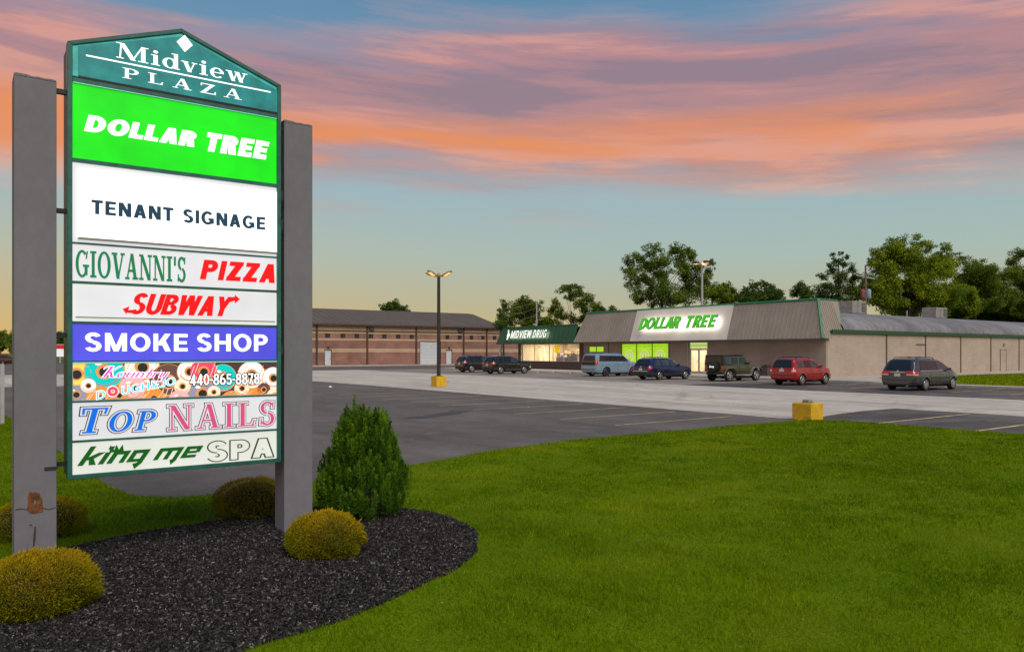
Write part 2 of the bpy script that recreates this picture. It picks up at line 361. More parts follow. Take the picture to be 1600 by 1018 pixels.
rim = [(BEDC[0]+(p[0]-BEDC[0])*1.0+ (p[0]-BEDC[0])/max(.1, math.hypot(p[0]-BEDC[0], p[1]-BEDC[1]))*random.uniform(.01,.045)*(2.6 if p[0] > BEDC[0]+.9 else 1), BEDC[1]+(p[1]-BEDC[1])*1.0+(p[1]-BEDC[1])/max(.1, math.hypot(p[0]-BEDC[0], p[1]-BEDC[1]))*random.uniform(.01,.045)*(2.6 if p[0] > BEDC[0]+.9 else 1)) for p in BED]
sheet('soil_edge', rim, .004, 'soil_rim', kind='structure')
# grass blades: thick near the camera, thinning and widening with distance
leafmat('grass_blade', (.062,.130,.001), (.26,.37,.004), (.46,.38,.02), rough=.95, spc=.02)
def vnoise(x, y, s, seed):
    r = np.random.default_rng(seed); g = r.random((64, 64)); u = x*s % 63; v = y*s % 63
    i = u.astype(int); j = v.astype(int); fu, fv = u-i, v-j; fu = fu*fu*(3-2*fu); fv = fv*fv*(3-2*fv)
    return g[i, j]*(1-fu)*(1-fv)+g[i+1, j]*fu*(1-fv)+g[i, j+1]*(1-fu)*fv+g[i+1, j+1]*fu*fv
def blades(n, d0, d1, hgt, wid, seed, kx=.75):
    r = np.random.default_rng(seed)
    d = d0+(d1-d0)*r.random(n)**1.15; k = r.uniform(-kx, kx, n)
    x = d*(SA+k*CA); y = d*(CA-k*SA); P = np.stack([x, y], 1)
    ok = inside(P, LAWN) & ~(inside(P, rim) & (r.random(n) < .93)) & ~inside(P, BED); x, y, d = x[ok], y[ok], d[ok]; n = len(x)
    pn = vnoise(x+40, y+40, 2.2, 5)*.6+vnoise(x+40, y+40, 7, 6)*.4
    pn = np.clip((pn-.5)*1.8+.5, 0, 1); h = hgt*(.48+.65*pn)*r.uniform(.6, 1.25, n); wd = wid*d*r.uniform(.7, 1.3, n)
    th = r.random(n)*2*math.pi; ln = r.uniform(.15, .95, n)*h; ld = r.random(n)*2*math.pi
    bx, by = np.cos(th)*wd/2, np.sin(th)*wd/2; lx, ly = np.cos(ld)*ln, np.sin(ld)*ln
    z = np.zeros(n)-.004
    V = np.stack([np.stack([x-bx, y-by, z], 1), np.stack([x+bx, y+by, z], 1),
                  np.stack([x+bx*.7+lx*.4, y+by*.7+ly*.4, z+h*.62], 1), np.stack([x+lx, y+ly, z+h], 1), np.stack([x-bx*.7+lx*.4, y-by*.7+ly*.4, z+h*.62], 1)], 1)
    V = V[:, [0, 1, 3]]
    patch = vnoise(x+60, y+60, .55, 8)*.6+vnoise(x+60, y+60, 1.7, 9)*.4
    rn = np.clip(.02+.60*patch+.30*vnoise(x+50, y+50, 5.5, 12)+r.normal(0, .2, n)-.12, 0, 1)
    dry = (r.random(n) < .035).astype(float)*r.random(n)+np.clip(patch-.62, 0, 1)*.9
    return V, rn, np.clip(dry, 0, 1)
parts = [blades(*a) for a in ((980000, 4.6, 32, .044, .00092, 1, .95),)]
V = np.concatenate([p[0] for p in parts]); rn = np.concatenate([p[1] for p in parts]); dr = np.concatenate([p[2] for p in parts])
link('grass', np_mesh('grass', V, 'grass_blade', {'rnd': rn, 'top': dr}), label='short mown green grass covering the lawn', cat='grass', kind='stuff')
# far strip of grass by the side walk
r = np.random.default_rng(4); n = 16000; x = r.uniform(49.3, 75, n); y = r.uniform(12, 30.3, n); ok = (y < 26.4) | (x > 55.1); x, y = x[ok], y[ok]; n = len(x)
th = r.random(n)*6.28; bx, by = np.cos(th)*.05, np.sin(th)*.05; h = r.uniform(.04, .09, n)
V = np.stack([np.stack([x-bx, y-by, x*0+.098], 1), np.stack([x+bx, y+by, x*0+.098], 1), np.stack([x+by*.5, y+bx*.5, h+.1], 1)], 1)
link('grass', np_mesh('grass', V, 'grass_blade', {'rnd': r.random(n), 'top': r.random(n)*.3}), label='green grass strip beside the long beige wall', cat='grass', kind='stuff')
# mulch chips
leafmat('mulch_chip', (.016,.014,.014), (.105,.095,.09), (.33,.31,.30), rough=.8, spc=.1)
n = 85000; r = np.random.default_rng(11); bx0, by0 = np.array(BED).min(0); bx1, by1 = np.array(BED).max(0)
P = np.stack([r.uniform(bx0, bx1, n*2), r.uniform(by0, by1, n*2)], 1); P = P[inside(P, rim)]
dcam = P[:, 0]*SA+P[:, 1]*CA; kk = (P[:, 0]*CA-P[:, 1]*SA)/np.maximum(dcam, .1); P = P[(dcam > 4.2) & (np.abs(kk) < .78)]
P = P[:n]; n = len(P)
zz = np.array([bed_h(*p) for p in P[::1]]) + r.uniform(.0, .014, n)
Lh = r.uniform(.005, .021, n); Wh = r.uniform(.002, .0045, n); an = r.random(n)*6.283; tl_ = r.normal(0, .35, n)
ax = np.stack([np.cos(an)*np.cos(tl_), np.sin(an)*np.cos(tl_), np.sin(tl_)], 1)*Lh[:, None]
bx_ = np.stack([-np.sin(an), np.cos(an), r.normal(0, .5, n)], 1)*Wh[:, None]
c = np.stack([P[:, 0], P[:, 1], zz], 1); dn = np.zeros((n, 3)); dn[:, 2] = -.012
V = np.concatenate([np.stack([c-ax-bx_, c+ax-bx_*.6, c+ax+bx_*.8, c-ax+bx_], 1), np.stack([c-ax-bx_, c+ax-bx_*.6, c+ax-bx_*.6+dn, c-ax-bx_+dn], 1)])
rr_ = r.random(n)**1.6; tp_ = (r.random(n) < .13)*r.random(n)
link('mulch_chips', np_mesh('mulch_chips', V, 'mulch_chip', {'rnd': np.tile(rr_, 2), 'top': np.tile(tp_, 2)}), label='loose black wood mulch chips in the planting bed', cat='mulch', kind='stuff')

# dry leaves and clippings blown about
leafmat('dry_leaf', (.16,.09,.03), (.38,.25,.10), (.5,.42,.25))
r = np.random.default_rng(31); n = 900; d = r.uniform(5, 34, n); k = r.uniform(-.72, .72, n); x = d*(SA+k*CA); y = d*(CA-k*SA)
on = inside(np.stack([x, y], 1), LAWN); x, y, on = x[(r.random(n) < .6) | on], y[(r.random(n) < .6) | on], on[(r.random(n) < .6) | on] if False else None
P = np.stack([x, y], 1) if on is not None else np.stack([d*(SA+k*CA), d*(CA-k*SA)], 1); on = inside(P, LAWN); n = len(P); z = np.where(on, r.uniform(.02, .045, n), -.020)
an = r.random(n)*6.283; s1 = r.uniform(.008, .022, n)*np.clip(np.hypot(P[:,0],P[:,1])/12, .6, 1.6); ax = np.stack([np.cos(an), np.sin(an), r.normal(0, .3, n)], 1)*s1[:, None]; bx_ = np.stack([-np.sin(an), np.cos(an), r.normal(0, .3, n)], 1)*s1[:, None]*.5
c = np.column_stack([P, z]); V = np.stack([c-ax, c+bx_, c+ax, c-bx_], 1)
link('fallen_leaves', np_mesh('fallen_leaves', V, 'dry_leaf', {'rnd': r.random(n), 'top': (r.random(n) < .2)*r.random(n)}), label='scattered dry leaf scraps on the lawn and asphalt', cat='leaves', kind='stuff')
# ---------------------------------------------------------------- the pylon sign
SY = 8.4                                             # the plane of the sign's face
def S(px, py): return onY(px, py, SY)                # photograph bearing -> (x, z) on that face
def emat(name, col, strength=1.0, base=None, rough=.35, n=None):
    return mat(name, base or tuple(min(1, c*.8) for c in col), rough, emis=col, estr=strength, n=n)
mat('teal_frame', (.018,.12,.095), .42, n=(6, .3), n2=(60, .15), bump=(40, .15, .002))
mat('dark_bronze', (.02,.028,.03), .5, n=(8, .3))
mat('post_paint', (.165,.162,.185), .85, n=(1.2, .07), n2=(14, .06), bump=(90, .35, .003), stretch=(1,1,.6))
mat('rust', (.15,.055,.016), .95, n=(18, .5), n2=(60, .3), bump=(60, .6, .003))
mat('dirt_crack', (.05,.035,.025), .95, n=(20, .4))
emat('face_teal', (.006,.185,.18), .8, base=(.01,.12,.12), n=(5, .3))
emat('face_teal_light', (.05,.36,.33), .7, n=(5, .3))
emat('face_green', (.0,.74,.002), 1.0, base=(0,.2,.0), n=(2.0, .16)); emat('face_white_bright', (1,1,1), 1.12)
emat('face_white', (.80,.80,.83), .84, base=(.2,.2,.2), n=(1.6, .07)); emat('face_cream', (.80,.82,.74), .86, base=(.2,.2,.2), n=(1.6, .08)); emat('face_blue', (.085,.08,.74), .85, base=(.04,.04,.3), n=(1.8, .16))
emat('ink_white', (.95,.97,1), 1.0); emat('ink_pale', (.72,.86,.84), .9); emat('ink_navy', (.004,.05,.09), .8, base=(0,.01,.02), rough=.7); emat('ink_green', (.002,.19,.07), .9, base=(0,.06,.02))
emat('ink_red', (.82,.0,.004), .92, base=(.3,0,0)); emat('ink_forest', (.004,.11,.010), .8, base=(0,.03,0)); emat('ink_olive', (.055,.085,.004), .6, base=(.02,.03,0)); emat('ink_black', (.006,.006,.01), .5)
emat('ink_blue', (.0,.15,.74), .9, base=(0,.04,.2)); emat('ink_pink', (.62,.08,.20), .9, base=(.2,.02,.06)); emat('ink_magenta', (.66,.05,.42), .95); emat('ink_aqua', (.06,.45,.62), .95)
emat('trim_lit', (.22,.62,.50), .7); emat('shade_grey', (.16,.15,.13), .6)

E_ = 0.0                                             # outline growth for the drawn serif letters
def R_(x0,y0,x1,y1): e = E_; return [[(x0-e,y0-e),(x1+e,y0-e),(x1+e,y1+e),(x0-e,y1+e)]]
def D_(xb,yb,xt,yt,w): e = E_*1.25; s = E_*(xt-xb)/(yt-yb); return [[(xb-e-s,yb-E_),(xb+w+e-s,yb-E_),(xt+w+e+s,yt+E_),(xt-e+s,yt+E_)]]
def O_(cx,cy,rx,ry,tx,ty,a0=0,a1=360,n=22):
    e = E_; out = []; p = lambda a, k: (cx+math.cos(a)*((rx+e) if k else (rx-tx-e)), cy+math.sin(a)*((ry+e) if k else (ry-ty-e)))
    for i in range(n):
        a = math.radians(a0+(a1-a0)*i/n); b = math.radians(a0+(a1-a0)*(i+1)/n); out.append([p(a,1),p(b,1),p(b,0),p(a,0)])
    return out
T, t_, s_ = .17, .06, .05
SER = {
 'I': lambda: (.46, R_(.13,0,.13+T,1)+R_(.02,0,.42,s_)+R_(.02,1-s_,.42,1)),
 'L': lambda: (.80, R_(.13,0,.13+T,1)+R_(.02,0,.72,s_)+R_(.02,1-s_,.42,1)+D_(.58,0,.68,.26,.06)),
 'T': lambda: (.86, R_(.34,0,.34+T,1)+R_(.22,0,.64,s_)+R_(.03,1-s_,.82,1)+D_(.06,.76,.03,1,.06)+D_(.74,.76,.77,1,.06)),
 'P': lambda: (.80, R_(.13,0,.13+T,1)+R_(.02,0,.42,s_)+R_(.02,1-s_,.42,1)+O_(.40,.73,.35,.27,T,t_,-90,90)+R_(.3,.46,.40,.52)+R_(.3,.94,.40,1)),
 'A': lambda: (.98, D_(.12,0,.43,1,t_)+D_(.66,0,.40,1,.18)+R_(.24,.30,.70,.36)+R_(.01,0,.30,s_)+R_(.56,0,.95,s_)),
 'Z': lambda: (.86, R_(.06,1-.07,.78,1)+R_(.04,0,.82,.07)+D_(.04,.0,.58,1,.20)+D_(.06,.74,.06,1,.06)+D_(.74,0,.76,.27,.06)),
 'G': lambda: (.98, O_(.47,.5,.43,.52,T,t_,48,322)+R_(.66,.08,.66+T,.42)+R_(.54,.40,.94,.45)+D_(.74,.72,.80,.98,.05)),
 'O': lambda: (.98, O_(.48,.5,.45,.52,.18,t_)),
 'V': lambda: (.92, D_(.36,0,.10,1,.18)+D_(.44,0,.76,1,t_)+R_(.0,1-s_,.38,1)+R_(.64,1-s_,.92,1)),
 'N': lambda: (1.0, R_(.14,0,.20,1)+R_(.78,0,.84,1)+D_(.66,0,.10,1,.19)+R_(.02,0,.32,s_)+R_(.66,1-s_,.96,1)+R_(.02,1-s_,.2,1)),
 'S': lambda: (.72, O_(.36,.745,.29,.275,.14,.075,28,262,16)+O_(.35,.27,.31,.29,.15,.075,-150,82,16)+D_(.16,.60,.42,.44,.16)*0+D_(.56,.74,.58,.99,.05)+D_(.06,.02,.08,.28,.05)),
 "'": lambda: (.26, D_(.08,.66,.08,1,.11)),
 'M': lambda: (1.28, D_(.12,0,.16,1,.06)+R_(.96,0,.96+T,1)+D_(.56,.0,.12,1,.20)+D_(.60,.0,.98,1,.06)+R_(.0,0,.30,s_)+R_(.84,0,1.25,s_)+R_(.0,1-s_,.3,1)+R_(.96,1-s_,1.25,1)),
 'i': lambda: (.40, R_(.12,0,.12+T,.68)+R_(.02,0,.38,s_)+R_(.02,.63,.28,.68)+O_(.205,.88,.10,.10,.099,.099,0,360,10)),
 'd': lambda: (.74, O_(.33,.33,.30,.35,.16,.055)+R_(.50,0,.50+T*.95,1.02)+R_(.40,.97,.6,1.02)+R_(.56,0,.74,s_)),
 'v': lambda: (.70, D_(.28,0,.08,.68,.17)+D_(.34,0,.54,.68,.055)+R_(.0,.63,.30,.68)+R_(.44,.63,.68,.68)),
 'e': lambda: (.66, O_(.33,.33,.30,.35,.15,.055,0,318)+R_(.12,.32,.62,.37)),
 'w': lambda: (1.02, D_(.26,0,.08,.68,.16)+D_(.32,0,.46,.62,.05)+D_(.62,0,.44,.68,.16)+D_(.66,0,.84,.68,.05)+R_(.0,.63,.26,.68)+R_(.38,.63,.6,.68)+R_(.74,.63,.98,.68)),
 ' ': lambda: (.4, [])}
def serif(text, gap=.04, shear=0, small=None, e=0.0):
    """small: characters after the first are scaled to this cap height"""
    global E_
    V, F, x = [], [], 0.0
    for i, ch in enumerate(text):
        k = 1.0 if (small is None or i == 0) else small
        E_ = e/k; adv, polys = SER[ch]()
        for p in polys:
            F.append(tuple(range(len(V), len(V)+len(p)))); V += [((a*k+x)+b*k*shear, b*k) for a, b in p]
        x += adv*k+gap
    E_ = 0.0
    return np.array(V), F
def sans(text, w=.20, b=None, shear=0.0, gap=.09, e=0.0, sub=None, script=False):
    """block letters drawn stroke by stroke; w stem weight, b bar weight, e outline growth"""
    global E_
    b = b or w*.86; R, D, O = R_, D_, O_
    G_ = {'A': lambda: (.80, D(0,0,.40-w*.55,1,w*1.08)+D(.80-w*1.08,0,.40-w*.5,1,w*1.08)+R(.2,.2,.6,.2+b)),
     'B': lambda: (.74, R(0,0,w,1)+O(.36,.745,.32,.255,w,b,-90,90)+R(w*.5,1-b,.37,1)+R(w*.5,.49-b*.1,.37,.49+b*.8)+O(.38,.27,.35,.27,w,b,-90,90)+R(w*.5,0,.39,b)),
     'D': lambda: (.82, R(0,0,w,1)+O(.36,.5,.44,.5,w,b,-90,90)+R(w*.5,0,.37,b)+R(w*.5,1-b,.37,1)),
     'E': lambda: (.66, R(0,0,w,1)+R(w*.5,0,.64,b)+R(w*.5,.5-b*.45,.60,.5+b*.45)+R(w*.5,1-b,.64,1)),
     'G': lambda: (.90, O(.44,.5,.44,.52,w,b,42,345)+R(.87-w,.08,.87,.50)+R(.48,.50-b*.9,.87,.50)),
     'H': lambda: (.78, R(0,0,w,1)+R(.78-w,0,.78,1)+R(w*.5,.5-b*.5,.74,.5+b*.5)),
     'I': lambda: (w, R(0,0,w,1)),
     'J': lambda: (.54, R(.54-w,.27,.54,1)+O(.27,.27,.27,.29,w,b,180,360)),
     'K': lambda: (.80, R(0,0,w,1)+D(w*.6,.34,.80-w*1.35,1,w*1.25)+D(.80-w*1.25,0,.30,.60,w*1.2)),
     'L': lambda: (.60, R(0,0,w,1)+R(w*.5,0,.60,b)),
     'M': lambda: (.94, R(0,0,w,1)+R(.94-w,0,.94,1)+D(.47-w*.5,.0,.02,1,w)+D(.47-w*.5,0,.92-w,1,w)),
     'N': lambda: (.78, R(0,0,w,1)+R(.78-w,0,.78,1)+D(.78-w*1.12,0,.0,1,w*1.15)),
     'O': lambda: (.90, O(.45,.5,.45,.52,w*1.03,b)),
     'P': lambda: (.70, R(0,0,w,1)+O(.37,.69,.33,.31,w,b,-90,90)+R(w*.5,.38,.38,.38+b)+R(w*.5,1-b,.38,1)),
     'R': lambda: (.76, R(0,0,w,1)+O(.38,.71,.34,.29,w,b,-90,90)+R(w*.5,.42,.39,.42+b)+R(w*.5,1-b,.39,1)+D(.76-w*1.18,0,.30,.46,w*1.15)),
     'S': lambda: (.72, O(.36,.735,.33,.285,w,b,22,270)+O(.36,.275,.35,.295,w,b,-158,90)),
     'T': lambda: (.68, R(.34-w/2,0,.34+w/2,1)+R(0,1-b,.68,1)),
     'U': lambda: (.76, R(0,.32,w,1)+R(.76-w,.32,.76,1)+O(.38,.34,.38,.36,w,b,180,360)),
     'V': lambda: (.78, D(.39-w/2,0,0,1,w)+D(.39-w/2,0,.78-w,1,w)),
     'W': lambda: (1.08, D(.27-w/2,0,0,1,w)+D(.27-w/2,0,.54-w/2,1,w)+D(.81-w/2,0,.54-w/2,1,w)+D(.81-w/2,0,1.08-w,1,w)),
     'Y': lambda: (.76, D(.38-w/2,.4,0,1,w*1.05)+D(.38-w/2,.4,.76-w,1,w*1.05)+R(.38-w/2,0,.38+w/2,.45)),
     'Z': lambda: (.68, R(0,0,.68,b)+R(.02,1-b,.68,1)+D(.0,b*.6,.68-w*1.3,1-b*.6,w*1.3)),
     '0': lambda: (.62, O(.31,.5,.31,.51,w,b)), '7': lambda: (.60, R(0,1-b,.60,1)+D(.12,0,.60-w*1.05,1-b*.5,w*1.05)),
     '4': lambda: (.64, R(.50-w,0,.50,1)+R(0,.20,.64,.20+b)+D(.0,.22,.50-w,1,w*.85)),
     '5': lambda: (.62, R(.06,1-b,.56,1)+R(.06,.46,.06+w*.9,1)+O(.31,.31,.31,.33,w,b,-155,135)),
     '6': lambda: (.64, O(.32,.31,.32,.33,w,b)+O(.44,.42,.43,.60,w,b,88,185)), '8': lambda: (.64, O(.32,.745,.29,.265,w,b)+O(.32,.275,.32,.295,w,b)),
     '-': lambda: (.30, R(0,.38,.30,.38+b)), ' ': lambda: (.34, []),
     '&': lambda: (.80, O(.33,.77,.22,.24,w*.8,b*.8)+O(.30,.26,.30,.28,w,b)+D(.80-w,0,.14,.82,w)+D(.5,.2,.70,.5,w*.8)),
     'k': lambda: (.78, R(.12,0,.27,1.05)+D(.22,.40,.60,1.05,.07)+D(.55,0,.28,.52,.15)+O(.04,.88,.20,.15,.05,.05,10,230)+O(.78,.10,.16,.12,.05,.05,170,320)),
     'o': lambda: (.46, O(.25,.25,.25,.27,.12,.06)+R(.3,.40,.5,.45)), 'u': lambda: (.50, R(.02,.12,.14,.5)+R(.34,0,.46,.5)+O(.24,.15,.22,.17,.11,.06,180,360)),
     'n': lambda: (.52, R(.02,0,.14,.5)+R(.34,0,.46,.36)+O(.24,.34,.22,.17,.11,.06,0,180)), 't': lambda: (.34, R(.08,.05,.20,.85)+R(-.06,.44,.36,.50)+O(.22,.10,.14,.11,.06,.05,180,330)),
     'r': lambda: (.38, R(.02,0,.14,.5)+O(.23,.33,.20,.18,.1,.07,20,180)), 'y': lambda: (.54, R(.02,.15,.14,.5)+O(.24,.15,.22,.17,.11,.06,180,360)+R(.34,-.28,.46,.5)+O(.12,-.26,.34,.18,.06,.05,190,360)),
     'j': lambda: (.70, R(.40,.24,.62,1)+O(.36,.26,.26,.28,.2,.16,170,360)+R(.26,.84,.62,1)), 'e': lambda: (.62, O(.31,.33,.30,.34,.17,.13,0,310)+R(.1,.28,.58,.40)),
     'p': lambda: (.62, O(.33,.33,.29,.34,.17,.13)+R(.03,-.30,.22,.66))}
    V, F, x = [], [], 0.0; E_ = e
    for ch in text:
        adv, polys = G_[ch]()
        for p in polys:
            F.append(tuple(range(len(V), len(V)+len(p)))); V += [(a+x+q_*shear, q_) for a, q_ in p]
        x += adv+gap
    E_ = 0.0
    return np.array(V), F
def lettering(VF, box, m, parent, name='lettering', layer=1, plane=None, bounds=None, arc=0.0, thick=.0, slope=0.0):
    """fit outlines into box (x0, x1, z0, z1) on the sign face; overlapping strokes step forward by hundredths of a millimetre"""
    V, F = VF; V = np.array(V); lo, hi = (V.min(0), V.max(0)) if bounds is None else bounds
    x0, x1, z0, z1 = box; U = (V-lo)/(hi-lo)
    q = MB(); y = (SY if plane is None else plane) - .004*layer
    for i, f in enumerate(F):
        q.face([(x0+(x1-x0)*U[j, 0], y-2e-5*(i % 25), z0+(z1-z0)*U[j, 1]+arc*4*(U[j, 0]-.5)**2+slope*(U[j, 0]-.5)) for j in f])
    return q.build(name, m, parent)
def bx4(px0, py0, px1, py1):
    a, b = S(px0, py0), S(px1, py1); return (a[0], b[0], b[1], a[1])
def bxz(px0, pyT0, pyB0, px1, pyT1=None, pyB1=None):
    """box from the photographed top and bottom at its left end"""
    a = S(px0, pyT0); b = S(px0, pyB0); c_ = S(px1, 500); return (a[0], c_[0], b[1], a[1])

sign = thing('pylon_sign', 'tall lit plaza sign with nine stacked tenant panels between two grey posts', 'sign', (1.9, SY+.2, 0))
def kid(o):
    o.location = (-1.9, -SY-.2, 0); return o        # children are drawn in world places
XL, XR = S(105, 500)[0], S(438.5, 500)[0]; ZB = S(105, 749)[1]; ZS = S(105, 65)[1]; XA, ZA = S(283, 45.5)
DEP = .42
bl = MB(); prof = [(XL, ZB), (XR, ZB), (XR, ZS), (XA, ZA), (XL, ZS)]
def pent(q, ins, y0, y1):
    p = [(XL+ins, ZB+ins), (XR-ins, ZB+ins), (XR-ins, ZS-ins*.5), (XA, ZA-ins), (XL+ins, ZS-ins*.5)]
    q.hexa([(x, y0, z) for x, z in p], [(x, y1, z) for x, z in p])
pent(bl, .012, SY+.03, SY+DEP)
cab = kid(bl.build('cabinet', 'dark_bronze', sign)); bevel(cab, .004, 1)
# frame ring round the face
fr = MB(); o_ = prof; ins = .042
i_ = [(XL+ins, ZB+ins), (XR-ins, ZB+ins), (XR-ins, ZS-ins*.55), (XA, ZA-ins), (XL+ins, ZS-ins*.55)]
for k in range(5):
    k2 = (k+1) % 5; a, b, c_, d_ = o_[k], o_[k2], i_[k2], i_[k]
    fr.hexa([(p[0], SY-.02, p[1]) for p in (a, b, c_, d_)], [(p[0], SY+.11, p[1]) for p in (a, b, c_, d_)])
frame = kid(fr.build('frame', 'teal_frame', sign)); bevel(frame, .003, 1)
PX0 = XL+.045; PX1 = XR-.045
def zl(y): return S(117, y)[1]
rows = [  # name, top and bottom at the left end, material, raised inner face
 ('dollar', 130, 246.5, 'face_green'), ('tenant', 253.5, 377.5, 'face_white'), ('pizza', 381, 438.2, 'face_white'), ('sub', 442.8, 501.2, 'face_cream'),
 ('smoke', 505.4, 563.2, 'face_blue'), ('donut', 567, 625.6, 'face_white'), ('nails', 629.3, 687.6, 'face_white'), ('spa', 691.6, 746.6, 'face_cream')]
pan = {}
lab = {'dollar': 'bright green lit panel reading DOLLAR TREE', 'tenant': 'bright white lit panel reading TENANT SIGNAGE', 'pizza': "white panel reading GIOVANNI'S PIZZA in green and red", 'sub': 'white panel with red slanted SUBWAY lettering',
       'smoke': 'blue lit panel reading SMOKE SHOP', 'donut': 'doughnut picture panel with a phone number', 'nails': 'white panel reading TOP NAILS in blue and pink', 'spa': 'white panel reading king me SPA in green'}
for i, (nm, yt, yb, m) in enumerate(rows):
    zt, zb = zl(yt), zl(yb)
    p = kid(MB().box(PX0, PX1, SY+.004, SY+.03, zb, zt).build('sign_panel', m, sign, label=lab[nm])); pan[nm] = (p, zt, zb)
    zn = zl(rows[i-1][2]) if i else zl(121)
    rail = kid(MB().box(PX0-.002, PX1+.002, SY-.012, SY+.035, zt+.002, zn-.002).build('divider_rail', 'teal_frame', sign)); bevel(rail, .003, 1)
# thin glowing strips added as light leaking at the top rail edges
for nm in ('dollar', 'donut'):
    p, zt, zb = pan[nm]; MB().box(PX0, PX1, SY-.0135, SY-.0125, zt+.001, zt+.008).build('glow_strip', 'trim_lit', p)
# header: teal face with a darker raised inner plate
hp = [(PX0, zl(118)), (PX1, zl(118)), (PX1, ZS-.028), (XA, ZA-.048), (PX0, ZS-.028)]
head = kid(MB().hexa([(x, SY+.002, z) for x, z in hp], [(x, SY+.03, z) for x, z in hp]).build('header_panel', 'face_teal_light', sign, label='gabled teal header reading Midview PLAZA'))
ip = [S(122, 118.5), S(433, 175.5), S(433, 142), S(286, 57), S(122, 73)]
z0_ = ip[0][1]; ip = [(ip[0][0], z0_), (ip[1][0], z0_), (ip[1][0], ip[2][1]), ip[3], (ip[0][0], ip[4][1])]
MB().hexa([(x, SY-.012, z) for x, z in ip], [(x, SY+.001, z) for x, z in ip]).build('inner_face', 'face_teal', head)
MB().box(ip[0][0], ip[1][0], SY-.014, SY+.001, z0_-.022, z0_-.001).build('shadow_strip', 'ink_black', head)  # black strip painted as the shadow below the inner face
HB = SY-.0125
def HS(a): return onY(a[0], a[1], SY)
a, b = S(180, 68), S(385, 127)
lettering(serif('Midview', .05), (S(181, 90)[0], S(386, 120)[0], S(181, 90)[1]-.005, S(186, 67)[1]), 'ink_white', head, plane=HB)
lettering(serif('PLAZA', .36), (S(191, 122)[0], S(377, 150)[0], S(191, 122)[1], S(191, 106)[1]), 'ink_white', head, plane=HB)
ru = S(134, 87); rv = S(422, 141)
MB().box(ru[0], rv[0], HB-.006, HB-.004, ru[1]-.010, ru[1]+.004).build('underline', 'ink_white', head)
dm = S(288, 69); MB().face([(dm[0], HB-.005, dm[1]+.088), (dm[0]+.078, HB-.005, dm[1]), (dm[0], HB-.005, dm[1]-.088), (dm[0]-.078, HB-.005, dm[1])]).build('diamond', 'ink_white', head)
# DOLLAR TREE
p, zt, zb = pan['dollar']
def fit(px0, px1, yt, yb, px=None): return (S(px0, 500)[0], S(px1, 500)[0], S(px or px0, yb)[1], S(px or px0, yt)[1])
lettering(sans('DOLLAR', .30, .25, .20, .07), fit(131, 307, 178, 205), 'ink_white', p)
lettering(sans('TREE', .30, .25, .20, .07), fit(323, 421, 206.5, 236), 'ink_white', p)
# TENANT SIGNAGE: raised cover sheet
p, zt, zb = pan['tenant']
tx0, tx1 = S(121, 300)[0], S(431, 300)[0]; tz0, tz1 = zl(370), zl(262)
MB().box(tx0, tx1, SY-.03, SY+.003, tz0, tz1).build('cover_sheet', 'face_white_bright', p)
MB().box(tx0+.004, tx1, SY-.028, SY+.003, tz0-.022, tz0-.001).build('sheet_shade', 'shade_grey', p)  # grey strip painted as the shade below the raised sheet
lettering(sans('TENANT SIGNAGE', .25, .205, 0, .13), fit(142, 413, 312, 335), 'ink_navy', p, plane=SY-.03)
# GIOVANNI'S PIZZA
p, zt, zb = pan['pizza']
lettering(serif("GIOVANNI'S", .05, e=.022), fit(118, 290, 389.5, 433), 'ink_green', p)
lettering(sans('PIZZA', .27, .23, .20, .11), fit(312, 429, 405, 436), 'ink_red', p)
# SUBWAY with an arrow at each end
p, zt, zb = pan['sub']
MB().box(PX0+.02, PX1-.02, SY-.012, SY+.002, zl(494), zl(446)).build('cover_sheet', 'face_white', p)
MB().box(PX0+.024, PX1-.02, SY-.010, SY+.002, zl(494)-.012, zl(494)-.001).build('sheet_shade', 'shade_grey', p)  # same painted shade along the bottom of this sheet
SB = SY-.012
lettering(sans('SUBWAY', .27, .19, .34, .02), fit(203, 364, 457, 491, 210), 'ink_red', p, plane=SB)
def poly(pts, m, parent, plane, layer=2, name='mark'):
    q = MB(); q.face([(S(*a)[0], plane-.004*layer, S(*a)[1]) for a in pts]); return q.build(name, m, parent)
poly([(191,482.5),(197,491.5),(197,488.5),(212,489.5),(212,484),(200,484),(202,478.5)], 'ink_red', p, SB, name='arrow')
poly([(345,480),(352,468),(366,463.5),(366,460),(374,467.5),(366,474),(366,469.5),(357,472.5),(350,482)], 'ink_red', p, SB, name='arrow')
# SMOKE SHOP
p, zt, zb = pan['smoke']
lettering(sans('SMOKE', .21, .185, 0, .14), fit(133, 293, 519, 549), 'ink_white', p)
lettering(sans('SHOP', .21, .185, 0, .14), fit(308, 418, 520.5, 549), 'ink_white', p)
